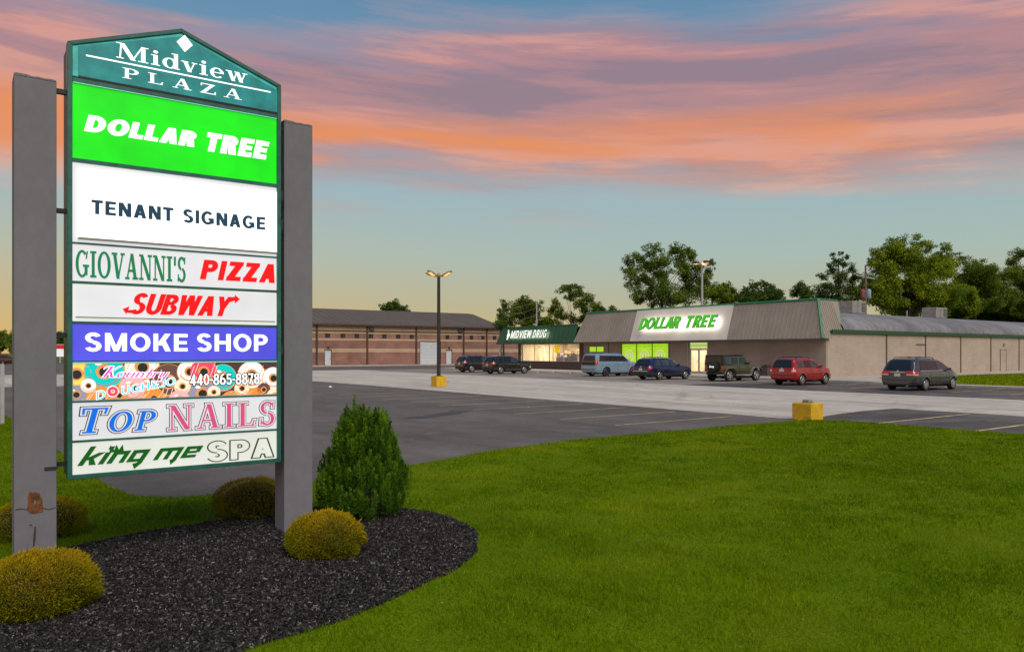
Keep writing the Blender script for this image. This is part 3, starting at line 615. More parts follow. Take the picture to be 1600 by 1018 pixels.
# doughnut print
p, zt, zb = pan['donut']; pid = p
MB().box(PX0+.001, PX1-.001, SY+.001, SY+.003, zb+.003, zt-.003).build('print_ground', emat('print_brown', (.055,.03,.028), .9).name, p)
ink = {k: emat('icing_'+k, c_, .9).name for k, c_ in dict(teal=(.0,.46,.42), white=(.82,.76,.72), choc=(.11,.05,.045), pink=(.80,.36,.38), dough=(.55,.24,.08), orange=(.75,.22,.03), cream=(.85,.62,.45), grey=(.22,.23,.30), hole=(.02,.015,.015), hot=(.85,.05,.12), yel=(.85,.55,.1)).items()}
rd = random.Random(3)
xa, xb = PX0+.004, PX1-.004; za, zb2 = zb+.005, zt-.005
def clipdisc(cx, cz, r, y, m, r0=0, n=26, a0=0, a1=360, nm='doughnut_print', sq=1.0):
    q = MB(); cl_ = lambda v, a, b: max(a, min(b, v))
    for i in range(n):
        a = math.radians(a0+(a1-a0)*i/n); b = math.radians(a0+(a1-a0)*(i+1)/n)
        pts = [(cx+math.cos(a)*r, cz+math.sin(a)*r*sq), (cx+math.cos(b)*r, cz+math.sin(b)*r*sq), (cx+math.cos(b)*r0, cz+math.sin(b)*r0*sq), (cx+math.cos(a)*r0, cz+math.sin(a)*r0*sq)]
        pts = [(cl_(x, xa, xb), cl_(z, za, zb2)) for x, z in pts]
        if r0 == 0: pts = pts[:3]
        q.face([(x, y, z) for x, z in pts])
    return q
bd = rd.choice
DN = [(119,584,22,'yel','sprk'),(163,580,26,'teal',''),(222,573,24,'white','stripe'),(263,596,27,'choc','stripe'),(207,606,19,'pink',''),(296,580,18,'white',''),(318,580,20,'hot','stripe'),(348,589,21,'teal',''),(393,585,22,'white','stripe'),(427,590,18,'white',''),(119,616,14,'grey',''),(157,622,18,'orange','stripe'),(240,622,16,'orange','stripe'),(280,624,15,'pink',''),(316,614,22,'grey',''),(362,625,16,'dough','sprk'),(401,622,18,'orange','stripe'),(430,618,14,'cream',''),(138,602,10,'white',''),(186,617,12,'dough',''),(334,612,10,'cream',''),(378,606,12,'cream',''),(412,608,11,'choc',''),(285,603,12,'cream','')]
layers = {}
def put(q, m):
    Q = layers.setdefault(m, MB()); n = len(Q.v); Q.v += q.v; Q.f += [tuple(i+n for i in f) for f in q.f]; Q.m += q.m
for i, (px, py, r_, c_, st) in enumerate(DN):
    cx, cz = S(px, py); r = r_*.00655; y = SY-.0002-.0012*(i % 7)*.25-i*.00005
    put(clipdisc(cx, cz-.006, r*1.06, y, 0), ink['dough']); put(clipdisc(cx, cz, r, y-.0002, 0), ink[c_])
    put(clipdisc(cx, cz, r*.86, y-.0003, 0, r0=r*.74, n=20, a0=200, a1=330), ink['dough'] if c_ != 'teal' else ink['grey']); put(clipdisc(cx, cz, r*.44, y-.00035, 0, n=14), ink['dough']); put(clipdisc(cx+r*.03, cz-r*.04, r*.30, y-.0004, 0, n=14), ink['hole'])
    if st:
        for k in range(8 if st == 'stripe' else 46):
            y2 = y-.0006-k*1e-6
            if st == 'stripe':
                a = (k-3.5)/4*r; hw = math.sqrt(max(0, r*r-a*a))*.9; q = MB(); cl_ = lambda v, a_, b_: max(a_, min(b_, v))
                pts = [(cx+a-hw*.35, cz-hw), (cx+a-hw*.35+.006, cz-hw), (cx+a+hw*.35+.006, cz+hw), (cx+a+hw*.35, cz+hw)]
                if abs(a) < r*.4: pts = [pts[0], pts[1], (cx+a-.02, cz-r*.38), (cx+a-.026, cz-r*.38)]
                q.face([(cl_(x, xa, xb), y2, cl_(z, za, zb2)) for x, z in pts]); put(q, ink['cream' if c_ != 'white' else 'dough'])
            else:
                an = rd.random()*6.28; rr = r*rd.uniform(.42, .93); x, z = cx+math.cos(an)*rr, cz+math.sin(an)*rr
                if xa < x < xb-.01 and za < z < zb2-.01: put(MB().face([(x, y2, z), (x+.008, y2, z+.002), (x+.008, y2, z+.006), (x, y2, z+.005)]), ink[rd.choice(['white','teal','hot','orange'])])
    put(clipdisc(cx-r*.3, cz+r*.45, r*.2, y-.0008, 0, n=8, sq=.5), ink['white']) if c_ in ('teal', 'grey', 'pink') else None
for m, q in layers.items(): tag(q.build('doughnut_print', m, p), kind='stuff')
DB = SY-.001
K = sans('kountry', .1, .08, .45, .06); Kb = (K[0].min(0), K[0].max(0))
Ko = sans('kountry', .1, .08, .45, .06, .05)
bk = fit(160, 264, 573, 597, 170); lettering(Ko, bk, 'ink_white', p, layer=1, plane=DB, bounds=Kb, slope=-.015); lettering(K, bk, 'ink_magenta', p, layer=2, plane=DB, bounds=Kb, slope=-.015)
K = sans('D   UGH&JO', .14, .12, 0, .16); Kb = (K[0].min(0), K[0].max(0)); Ko = sans('D   UGH&JO', .14, .12, 0, .16, .07)
bk = fit(151, 273, 604, 617, 152); bk = (bk[0], bk[1], bk[2]+.02, bk[3]+.02)
lettering(Ko, bk, 'ink_white', p, layer=1, plane=DB, bounds=Kb, slope=.125); lettering(K, bk, 'ink_aqua', p, layer=2, plane=DB, bounds=Kb, slope=.125)
cx, cz = S(176, 611); clipdisc(cx, cz, .056, DB-.0075, 0, r0=.012).build('doughnut_letter', ink['white'], p); clipdisc(cx, cz, .047, DB-.009, 0, r0=.018).build('doughnut_letter', ink['hot'], p)
K = sans('440-865-8878', .17, .14, 0, .07); Kb = (K[0].min(0), K[0].max(0)); Ko = sans('440-865-8878', .17, .14, 0, .07, .08)
bk = fit(297, 405, 584, 602); lettering(Ko, bk, 'ink_black', p, layer=1, plane=DB, bounds=Kb); lettering(K, bk, 'ink_white', p, layer=2, plane=DB, bounds=Kb)
# TOP NAILS
p, zt, zb = pan['nails']
def lay(fn, box, seq, parent, plane=None):
    V0, F0 = fn(0.0); bd_ = (V0.min(0), V0.max(0))
    for i, (e, m) in enumerate(seq): lettering(fn(e), box, m, parent, layer=i+1, bounds=bd_, plane=plane)
lay(lambda e: serif('TOP', .12, .22, .80, e), fit(128, 243, 638, 677, 124), [(.085, 'ink_black'), (.055, 'face_white'), (.01, 'ink_blue')], p)
lay(lambda e: serif('NAILS', .10, .0, None, e), fit(262, 428, 632.5, 672.5), [(.07, 'ink_black'), (.045, 'face_white'), (.0, 'ink_pink')], p)
# king me SPA
p, zt, zb = pan['spa']
def kingme(e=0):
    sh = .55; V, F = [], []
    def add(pts, x): F.append(tuple(range(len(V), len(V)+len(pts)))); V.extend([(x+a+b*sh, b) for a, b in pts])
    r = lambda x0, y0, x1, y1: [(x0, y0), (x1, y0), (x1, y1), (x0, y1)]
    gl = {'k': (.85, [r(0,0,.24,1.05), [(.2,.28),(.45,.28),(.85,.68),(.55,.68),(.2,.42)], [(.3,.36),(.5,.36),(.78,0),(.48,0)]]),
          'i': (.36, [r(0,0,.24,.66), r(.0,.82,.24,.98)]),
          'n': (.85, [r(0,0,.24,.68), r(.2,.48,.74,.68), [(.52,-.0),(.74,.0),(.74,.6),(.52,.6)]]),
          'g': (.90, [r(0,.0,.24,.68), r(.2,.48,.76,.68), r(.2,0,.56,.17), [(.52,.5),(.76,.5),(.76,-.10),(.60,-.42),(.34,-.10),(.52,-.05)]]),
          'm': (1.25, [r(0,0,.22,.68), r(.2,.48,1.12,.68), r(.45,0,.67,.5), [(.90,.5),(1.12,.5),(1.12,-.1),(1.0,-.34),(.80,-.05),(.90,0)]]),
          'e': (.90, [r(0,0,.24,.68), r(.2,.50,.78,.68), r(.2,0,.72,.17), r(.2,.26,.66,.40), r(.56,.3,.78,.55)]), ' ': (.3, [])}
    x = 0
    for ch in 'king me':
        adv, ps = gl[ch]
        for q_ in ps: add(q_, x)
        x += adv
    return np.array(V), F
V0, F0 = kingme(); lettering((V0, F0), fit(120, 318, 698, 739, 124), 'ink_forest', p, layer=2)
crx, crz = S(182, 701); q = MB()
for k in (-1, 0, 1): q.face([(crx+k*.035-.03, SY-.009, crz-.03), (crx+k*.035+.03, SY-.0091+k*.0001, crz-.03), (crx+k*.055, SY-.0092, crz+.045)])
q.build('crown_mark', 'ink_forest', p)
K = sans('SPA', .25, .20, 0, .14, .055); bd_ = (K[0].min(0), K[0].max(0)); bk = fit(323, 429, 688.5, 722.5)
lettering(sans('SPA', .25, .20, 0, .14, .055), bk, 'ink_olive', p, layer=1, bounds=bd_); lettering(sans('SPA', .25, .20, 0, .14, .0), bk, 'face_cream', p, layer=2, bounds=bd_)
# hinges and screws on the right frame, then the posts
for y in (305, 350, 545): x, z = S(439.5, y); kid(MB().box(x-.004, x+.012, SY-.012, SY+.05, z-.06, z+.05).build('latch', 'dark_bronze', sign))
def post(px0, px1, ytop, dy, d):
    x0 = S(px0, 500)[0]; x1 = S(px1, 500)[0]; zt = onY(px0, ytop, SY+dy)[1]; q = MB()
    n = 7; P = [];
    for i in range(n+1):
        x = x0+(x1-x0)*i/n; P.append((x, zt-(.0 if i < 3 else .006*(i % 2)+.004)))
    q.box(x0, x1, SY+dy, SY+dy+d, -.1, zt-.03)
    for (xa_, za_), (xb_, zb_) in zip(P, P[1:]): q.hexa([(xa_,SY+dy,zt-.03),(xb_,SY+dy,zt-.03),(xb_,SY+dy+d,zt-.03),(xa_,SY+dy+d,zt-.03)], [(xa_,SY+dy,za_),(xb_,SY+dy,zb_),(xb_,SY+dy+d,zb_+.004),(xa_,SY+dy+d,za_)])
    return kid(q.build('post', 'post_paint', sign)), x0, x1, zt
pl, lx0, lx1, lz = post(22, 88.5, 112, 0.0, .33); tag(pl, 'grey stucco post with a rust brown scar low on its face')
pr, rx0, rx1, rz_ = post(447, 491.5, 187, 0.06, .31)
bevel(pl, .006, 2); bevel(pr, .006, 2)
def blot(pts, m, parent, name, y):
    MB().hexa([(S(*a)[0], y-.004, S(*a)[1]) for a in pts], [(S(*a)[0], y+.002, S(*a)[1]) for a in pts]).build(name, m, parent)
blot([(45,769),(48,767),(51,770),(54,768),(62,770),(63,776),(66,778),(67,799),(60,800),(52,802),(46,801),(42,795),(44,786),(43,777)], 'rust', pl, 'rust_patch', SY)
blot([(52,788),(54,780),(56,782),(57,789),(55,785),(53,789)], 'post_paint', pl, 'paint_fleck', SY-.003)
blot([(54,822),(56,822),(56,832),(55,845),(53,857),(51,857),(52,840),(53,830)], 'dirt_crack', pl, 'crack', SY)
blot([(24,795),(32,793.5),(43,795),(43,796),(32,794.6),(24,796)], 'dirt_crack', pl, 'crack', SY)
blot([(66,792),(76,795),(87,791.5),(87,792.4),(76,796),(66,793)], 'dirt_crack', pl, 'crack', SY)
blot([(45,820),(49,818),(50,824),(49,820)], 'dirt_crack', pl, 'crack', SY)
for y in (137, 326, 523, 727):
    x, z = S(97, y)
    kid(MB().box(lx1-.02, XL+.03, SY+.12, SY+.17, z-.022, z+.022).build('bracket', 'dark_bronze', sign)); kid(MB().box(XR-.03, rx0+.02, SY+.12, SY+.17, z-.022, z+.022).build('bracket', 'dark_bronze', sign))
kid(MB().box(lx1-.10, lx1+.01, SY-.012, SY+.0, S(88,730)[1]-.015, S(88,730)[1]+.012).build('bracket', 'dark_bronze', sign))
# ---------------------------------------------------------------- the strip of stores
def brickmat(name, c1, c2, mortar, bw=.22, bh=.075, msize=.012):
    m = bpy.data.materials.new(name); m.use_nodes = True; t = m.node_tree; b = t.nodes['Principled BSDF']; lk = t.links.new
    tcn = t.nodes.new('ShaderNodeTexCoord'); s = t.nodes.new('ShaderNodeSeparateXYZ'); lk(tcn.outputs['Object'], s.inputs[0])
    ad_ = t.nodes.new('ShaderNodeMath'); lk(s.outputs[0], ad_.inputs[0]); lk(s.outputs[1], ad_.inputs[1])
    cb = t.nodes.new('ShaderNodeCombineXYZ'); lk(ad_.outputs[0], cb.inputs[0]); lk(s.outputs[2], cb.inputs[1])
    br = t.nodes.new('ShaderNodeTexBrick'); lk(cb.outputs[0], br.inputs[0]); br.inputs['Scale'].default_value = 1
    br.inputs['Color1'].default_value = (*c1, 1); br.inputs['Color2'].default_value = (*c2, 1); br.inputs['Mortar'].default_value = (*mortar, 1)
    br.inputs['Brick Width'].default_value = bw; br.inputs['Row Height'].default_value = bh; br.inputs['Mortar Size'].default_value = msize
    nz = t.nodes.new('ShaderNodeTexNoise'); nz.inputs['Scale'].default_value = .6; nz.inputs['Detail'].default_value = 6; lk(tcn.outputs['Object'], nz.inputs[0])
    mr = t.nodes.new('ShaderNodeMapRange'); mr.inputs[1].default_value = .3; mr.inputs[2].default_value = .7; mr.inputs[3].default_value = .72 if 'red' in name else .9; mr.inputs[4].default_value = 1.22 if 'red' in name else 1.08; lk(nz.outputs[0], mr.inputs[0])
    vm = t.nodes.new('ShaderNodeVectorMath'); vm.operation = 'SCALE'; lk(br.outputs[0], vm.inputs[0]); lk(mr.outputs[0], vm.inputs[3]); lk(vm.outputs[0], b.inputs['Base Color'])
    bn = t.nodes.new('ShaderNodeBump'); bn.inputs['Strength'].default_value = .6; bn.inputs['Distance'].default_value = .01; bn.invert = True; lk(br.outputs['Fac'], bn.inputs['Height']); lk(bn.outputs[0], b.inputs['Normal'])
    b.inputs['Roughness'].default_value = .9; M[name] = m
brickmat('taupe_block', (.29,.232,.19), (.315,.255,.212), (.25,.20,.165), .4, .2, .008)
brickmat('beige_block', (.40,.322,.26), (.435,.352,.285), (.355,.285,.228), .4, .2, .008)
brickmat('dark_brick', (.09,.062,.052), (.11,.075,.062), (.07,.055,.05))
brickmat('red_brick', (.235,.078,.056), (.31,.115,.082), (.31,.23,.185))
brickmat('cream_block', (.47,.34,.21), (.51,.375,.235), (.40,.30,.195), .4, .2)
mat('fascia_grey', (.29,.25,.215), .65, n=(.6, .10), n2=(9, .06)); mat('fascia_light', (.62,.58,.53), .5, n=(.8, .06)); mat('fascia_green', (.018,.085,.035), .45, n=(.7, .15))
mat('trim_green', (.012,.17,.06), .5, n=(3, .2)); mat('trim_dark_green', (.02,.07,.035), .6, n=(3, .2)); mat('soffit', (.10,.085,.075), .9, n=(2, .2))
mat('metal_frame', (.42,.42,.42), .4, .6, n=(5, .1)); mat('frame_dark', (.05,.045,.045), .5, n=(5, .2)); mat('frame_cream', (.6,.52,.4), .6, n=(5, .1))
mat('room_cream', (.74,.66,.52), .9, n=(1.2, .14)); mat('room_floor', (.42,.34,.26), .6, n=(2, .2)); mat('room_ceiling', (.7,.66,.58), .9, n=(4, .08)); mat('shelf_wood', (.40,.27,.15), .7, n=(5, .3)); mat('shelf_white', (.7,.66,.6), .6, n=(5, .1))
mat('goods_lilac', (.48,.42,.62), .7, n=(7, .5, 3), col2=(.65,.62,.72)); mat('goods_mixed', (.45,.20,.10), .7, n=(6, .5, 2), col2=(.65,.55,.40)); mat('goods_blue', (.10,.20,.42), .7, n=(6, .4)); leafmat('poster_yellow', (.80,.70,.10), (.85,.74,.14), trl=.75); leafmat('poster_white', (.78,.72,.60), (.8,.75,.65), trl=.75)
mat('roof_membrane', (.18,.172,.182), .92, n=(.35, .28), n2=(2.4, .25), stretch=(1,.35,1)); mat('roof_flat', (.2,.19,.18), .9, n=(1, .2)); mat('brown_trim', (.07,.04,.03), .7, n=(4, .3))
mat('steel_grey', (.30,.29,.28), .55, .3, n=(3, .2)); mat('grille_dark', (.06,.06,.065), .6, n=(9, .3)); mat('steel_blue', (.22,.27,.36), .6, n=(4, .2))
emat('lime_lit', (.40,.72,.012), .80, base=(.3,.55,.02), n=(3, .12)); emat('lime_pale', (.62,.72,.22), .75, base=(.4,.5,.2)); emat('lime_dark', (.22,.42,.01), .7, base=(.2,.4,.02))
emat('letter_green', (.06,.42,.012), .55, base=(.05,.5,.02), rough=.3); emat('letter_white', (.98,.98,.92), .75, base=(.8,.8,.78)); mat('letter_side', (.02,.06,.02), .5, n=(5, .2)); mat('letter_side_dark', (.03,.03,.03), .5, n=(5, .2))
def glassmat(name, tint, refl=.10, rough=.02):
    m = bpy.data.materials.new(name); m.use_nodes = True; t = m.node_tree; t.nodes.remove(t.nodes['Principled BSDF']); lk = t.links.new
    tr = t.nodes.new('ShaderNodeBsdfTransparent'); tr.inputs[0].default_value = (*tint, 1); gl = t.nodes.new('ShaderNodeBsdfGlossy'); gl.inputs['Roughness'].default_value = rough
    nz = t.nodes.new('ShaderNodeTexNoise'); nz.inputs['Scale'].default_value = 1.5; bp = t.nodes.new('ShaderNodeBump'); bp.inputs['Distance'].default_value = .004; bp.inputs['Strength'].default_value = .3; lk(nz.outputs[0], bp.inputs['Height']); lk(bp.outputs[0], gl.inputs['Normal'])
    lw_ = t.nodes.new('ShaderNodeLayerWeight'); pw = t.nodes.new('ShaderNodeMath'); pw.operation = 'POWER'; lk(lw_.outputs['Facing'], pw.inputs[0]); pw.inputs[1].default_value = 4.0; mm = t.nodes.new('ShaderNodeMath'); mm.operation = 'MULTIPLY_ADD'; lk(pw.outputs[0], mm.inputs[0]); mm.inputs[1].default_value = .6; mm.inputs[2].default_value = refl*.5
    mx = t.nodes.new('ShaderNodeMixShader'); lk(mm.outputs[0], mx.inputs[0]); lk(tr.outputs[0], mx.inputs[1]); lk(gl.outputs[0], mx.inputs[2]); lk(mx.outputs[0], t.nodes['Material Output'].inputs[0]); M[name] = m
glassmat('shop_glass', (.93,.93,.90), .05)

store = thing('strip_mall', 'long single storey store block with grey and green sloped fascia and beige side wall', 'store', (0, 0, 0))
WX, WY0 = 55.0, 34.2; EZ, TZ, TZ2 = 3.13, 6.25, 5.06; FX = 54.2; SLP = 1.05/(TZ-EZ)
WY1 = onX(812, 578, WX)[0]
Yp = lambda px, X_=WX: onX(px, 550, X_)[0]
def wall_open(name, m, y0, y1, z0, z1, openings, x=WX, t=.25, parent=store):
    """a wall along Y cut into butted blocks round its openings (ya, yb, za, zb)"""
    q = MB(); ys = sorted({y0, y1, *[o[0] for o in openings], *[o[1] for o in openings]})
    for a, b in zip(ys, ys[1:]):
        op = [o for o in openings if o[0] <= a+1e-6 and o[1] >= b-1e-6]
        if not op: q.box(x, x+t, a, b, z0, z1)
        else:
            o = op[0]
            if o[2] > z0+.01: q.box(x, x+t, a, b, z0, o[2])
            if o[3] < z1-.01: q.box(x, x+t, a, b, o[3], z1)
    return q.build(name, m, parent)
dy0, dy1 = Yp(905), Yp(813.5); dz0, dz1 = .98, 3.02
lime_a = (Yp(943), Yp(920), 2.05, 2.68); lime_b = (Yp(1044), Yp(971), .75, 2.92); ddoor = (Yp(1106), Yp(1077), .11, 3.0)
wall_open('front_wall', 'taupe_block', WY0, Yp(912)+.0, 0, 3.12, [lime_a, lime_b, ddoor])
wall_open('brick_pier', 'dark_brick', Yp(912), dy0, 0, 3.12, [])
wall_open('knee_wall', 'dark_brick', dy0, dy1, 0, dz0, []); wall_open('lintel', 'frame_dark', dy0, dy1, dz1, 3.12, [])
wall_open('brick_pier', 'dark_brick', dy1, WY1+.3, 0, 3.12, [])
MB().box(WX-.03, WX, dy0, dy1, dz0-.06, dz0+.02).build('sill', 'frame_dark', store)
for px in (1000, 1046.5): y = Yp(px); MB().box(WX-.02, WX, y-.02, y+.02, .1, 3.1).build('wall_joint', 'brown_trim', store) if px != 1000 else None
y = Yp(951); MB().box(WX-.03, WX, y-.04, y+.04, .11, 3.1).build('downpipe', 'brown_trim', store)
y = Yp(1075.0); MB().box(WX-.05, WX, y-.03, y+.03, .11, 3.1).build('downpipe', 'metal_frame', store)
# end and back walls, flat roof
MB().box(WX+.25, 86, WY1+.05, WY1+.3, 0, 4.9).build('end_wall', 'red_brick', store)
MB().box(86, 86.3, 58.2, WY1+.3, 0, 4.9).build('back_wall', 'beige_block', store)
MB().box(WX+.3, 86, 46, WY1, 4.75, 4.9).build('flat_roof', 'roof_flat', store)
# drug store front: frame, mullions, panes
wf = MB(); ny = 4; ym = [dy0+(dy1-dy0)*i/ny for i in range(ny+1)]; ym[3] = Yp(834.5); ym[2] = Yp(857.5); ym[1] = Yp(880)
win = MB().box(WX+.04, WX+.14, dy0, dy1, dz0, dz0+.06).box(WX+.04, WX+.14, dy0, dy1, dz1-.07, dz1).build('window', 'frame_cream', store, label='wide lit window of the drug store')
for y in ym: MB().box(WX+.035, WX+.145, max(dy0, y-.035), min(dy1, y+.035), dz0+.06, dz1-.07).build('mullion', 'frame_cream', win)
for a, b in zip(ym, ym[1:]): MB().box(WX+.085, WX+.095, a+.035, b-.035, dz0+.06, dz1-.07).build('pane', 'shop_glass', win)
MB().box(WX+.26, 62, dy0-.2, dy1, .06, .1).box(61.9, 62.0, dy0-.2, dy1, .1, 3.04).box(WX+.26, 61.9, dy0-.2, dy0-.1, .1, 3.04).box(WX+.26, 61.9, dy1-.1, dy1, .1, 3.04).build('room_shell', 'room_cream', store)
MB().box(WX+.26, 62, dy0-.2, dy1, 3.05, 3.1).build('room_ceiling', 'room_ceiling', store)
for i, px in enumerate((822, 846, 868)):        # inner door and posts
    y = Yp(px, 57.5); MB().box(57.5, 57.6, y-.55, y-.45, .1, 2.75).box(57.5, 57.6, y+.45, y+.55, .1, 2.75).box(57.5, 57.6, y-.45, y+.45, 2.6, 2.75).build('door_frame', 'shelf_white' if i != 2 else 'shelf_wood', store)
y = Yp(871, 55.3); MB().box(55.22, 55.24, y-.45, y+.45, 2.0, 2.85).build('poster', 'poster_yellow', store)
y = Yp(896, 55.3); MB().box(55.22, 55.24, y-1.1, y+.9, 2.45, 2.98).build('poster', 'poster_white', store)
def box_lamp(name, loc, sx, sy, watts, col, rot=(0,0,0)):
    l = bpy.data.lights.new(name, 'AREA'); l.shape = 'RECTANGLE'; l.size = sx; l.size_y = sy; l.energy = watts; l.color = col
    o = bpy.data.objects.new(name, l); C.objects.link(o); o.location = loc; o.rotation_euler = rot; return o
box_lamp('ceiling_lamp', (58.4, (dy0+dy1)/2, 3.02), 5, 9, 620, (1, .90, .74))
# merchandise behind the drug store glass
t = thing('display_stand', 'lilac and white wares stacked behind the right end of the drug store window', 'display', (56.2, Yp(888, 56.2), .1))
MB().box(-.4,.4,-2.0,1.6,0,.92).build('counter', 'shelf_white', t)
q = MB(); rd = random.Random(5); y = -1.9
while y < 1.5: wd = rd.uniform(.2,.45); q.box(-.3,.3,y,y+wd-.03,.921,.92+rd.uniform(.4,.95)); y += wd
q.build('wares', 'goods_lilac', t)
for i, (px, lb) in enumerate(((824, 'tall wooden shelf of wares at the left end of the drug store window'), (852, 'wooden shelf of wares seen in the middle of the drug store window'))):
    t = thing('display_shelf', lb, 'shelf', (60.8, min(Yp(px, 60.8), dy1-1.5-i*0), .1)) if i == 0 else thing('display_shelf', lb, 'shelf', (60.8, dy1-5.2, .1)); MB().box(-.3,.3,-1.3,-1.24,0,2.1).box(-.3,.3,1.24,1.3,0,2.1).box(.25,.3,-1.24,1.24,0,2.1).build('side_panel', 'shelf_wood', t)
    for k in range(4): MB().box(-.3,.25,-1.24,1.24,.25+.5*k,.29+.5*k).build('shelf', 'shelf_wood', t)
    q = MB(); rd = random.Random(i)
    for k in range(4):
        y = -1.2
        while y < 1.0: wd = rd.uniform(.1,.28); q.box(-.25,.1,y,y+wd-.02,.291+.5*k,.29+.5*k+rd.uniform(.15,.4)); y += wd
    q.build('wares', 'goods_mixed', t)
# dollar store windows covered in lime posters
def lime(op, n, circles):
    a, b, z0, z1 = op; w_ = MB().box(WX+.03, WX+.10, a, b, z0, z0+.05).box(WX+.03, WX+.10, a, b, z1-.05, z1).build('window', 'frame_dark', store, label='row of lime green poster windows' if circles else 'small lime green window')
    for i in range(n+1): y = a+(b-a)*i/n; MB().box(WX+.028, WX+.102, max(a, y-.04), min(b, y+.04), z0+.05, z1-.05).build('mullion', 'frame_dark', w_)
    for i in range(n):
        y0, y1 = a+(b-a)*i/n+.04, a+(b-a)*(i+1)/n-.04; MB().box(WX+.07, WX+.075, y0, y1, z0+.05, z1-.05).build('pane', 'lime_lit', w_)
        if circles:
            yc, zc = (y0+y1)/2, z0+.95; R = .62
            q = MB(); q.face([(WX+.066, yc+math.cos(k*.2618)*R, zc+math.sin(k*.2618)*R) for k in range(24)]); q.build('poster_disc', 'lime_pale', w_)
            q = MB()
            for k in range(22):
                an = k*.2856; r0_ = .40; q.box(WX+.060, WX+.062, yc+math.cos(an)*r0_-.03, yc+math.cos(an)*r0_+.03, zc+math.sin(an)*r0_-.05, zc+math.sin(an)*r0_+.05)
            q.box(WX+.060, WX+.062, yc-.04, yc+.04, zc-.5, zc+.2); q.build('poster_print', 'lime_dark', w_)
            q = MB()
            for k in range(7): yy = y0+.15+(y1-y0-.3)*k/6; q.box(WX+.060, WX+.062, yy-.07, yy+.07, z1-.30, z1-.20)
            q.build('poster_print', 'lime_dark', w_)
lime(lime_a, 2, False); lime(lime_b, 3, True)
a, b, z0, z1 = ddoor; yc = (a+b)/2
df = MB().box(WX+.02, WX+.14, a, a+.09, z0, z1).box(WX+.02, WX+.14, b-.09, b, z0, z1).box(WX+.02, WX+.14, a+.09, b-.09, z1-.08, z1).box(WX+.02, WX+.14, a+.09, b-.09, 2.32, 2.40).build('entrance', 'metal_frame', store, label='lit glass double door under a pale green transom')
MB().box(WX+.06, WX+.065, a+.09, b-.09, 2.40, z1-.08).build('transom_sign', 'lime_pale', df)
MB().box(WX+.054, WX+.056, yc-1.0, yc+1.0, 2.62, 2.72).build('transom_print', 'lime_dark', df)
for s in (-1, 1):
    ya, yb = (yc+.01, b-.10) if s > 0 else (a+.10, yc-.01)
    MB().box(WX+.05, WX+.10, ya, ya+.08, z0, 2.31).box(WX+.05, WX+.10, yb-.08, yb, z0, 2.31).box(WX+.05, WX+.10, ya+.08, yb-.08, z0, z0+.2).box(WX+.05, WX+.10, ya+.08, yb-.08, 2.23, 2.31).build('door', 'metal_frame', df)
    MB().box(WX+.072, WX+.078, ya+.08, yb-.08, z0+.2, 2.23).build('pane', 'shop_glass', df)
    MB().tube([(WX-.02, yc+s*.14, 1.0), (WX-.02, yc+s*.14, 1.35)], .018).box(WX-.02, WX+.05, yc+s*.14-.012, yc+s*.14+.012, 1.02, 1.05).build('handle', 'metal_frame', df)
ra, rb = a-1.5, b+1.5
MB().box(WX+.26, 61, ra, rb, .06, .1).box(60.9, 61.0, ra, rb, .1, 3.04).box(WX+.26, 60.9, ra, ra+.1, .1, 3.04).box(WX+.26, 60.9, rb-.1, rb, .1, 3.04).build('room_shell', 'room_cream', store)
MB().box(WX+.26, 61, ra, rb, 3.05, 3.1).build('room_ceiling', 'room_ceiling', store)
box_lamp('ceiling_lamp', (57.9, yc, 3.02), 4, 4, 260, (1, .92, .78))
t = thing('display_shelf', 'shelf of coloured wares seen through the glass double door', 'shelf', (59, yc, .1)); MB().box(-.2,.2,-1.6,1.6,0,.1).box(.1,.2,-1.6,1.6,.1,2.0).build('side_panel', 'shelf_white', t)
q = MB(); rd = random.Random(8)
for k in range(5):
    y = -1.55
    while y < 1.3: wd = rd.uniform(.12,.3); q.box(-.2,.08,y,y+wd-.02,.12+.38*k,.12+.38*k+rd.uniform(.15,.33)); y += wd
q.build('wares', 'goods_mixed', t)
# mansard: grey block, green block, side return; F maps (y, h, off) onto the slope
NV = Vector((-1, 0, SLP)).normalized()
def F_(y, h, off, zt=TZ): z = EZ+(zt-EZ)*h; return Vector((FX+(z-EZ)*SLP, y, z))+NV*off
yR, yM, yL = 33.95, onX(896, 534, FX)[0], onX(775, 536, FX)[0]
tl_y = lambda h, zt: (zt-EZ)*h*SLP
def slope_slab(name, ya, yb, zt, m, hipR, hipL, o0=-.08, o1=0.0, h0=0.0, h1=1.0):
    A = [F_(ya+hipR*tl_y(h0, zt), h0, o1, zt), F_(yb-hipL*tl_y(h0, zt), h0, o1, zt), F_(yb-hipL*tl_y(h1, zt), h1, o1, zt), F_(ya+hipR*tl_y(h1, zt), h1, o1, zt)]
    B_ = [p+NV*(o0-o1) for p in A]; return MB().hexa(B_, A).build(name, m, store)
slope_slab('fascia', yR, yM, TZ, 'fascia_grey', 1, 1); slope_slab('fascia', yM+.02, yL, TZ2, 'fascia_green', 0, 1)
def ribs(ya, yb, zt, m, hipR, hipL, step=.41, o=0.0):
    q = MB(); y = ya+step*.5
    while y < yb:
        h1 = 1.0
        if hipR: h1 = min(h1, (y-ya)/tl_y(1, zt))
        if hipL: h1 = min(h1, (yb-y)/tl_y(1, zt))
        if h1 > .05: q.hexa([F_(y-.015, 0, o, zt), F_(y+.015, 0, o, zt), F_(y+.015, h1, o, zt), F_(y-.015, h1, o, zt)], [F_(y-.012, 0, o+.035, zt), F_(y+.012, 0, o+.035, zt), F_(y+.012, h1, o+.035, zt), F_(y-.012, h1, o+.035, zt)])
        y += step
    r_ = q.build('fascia_ribs', m, store); r_['kind'] = 'stuff'
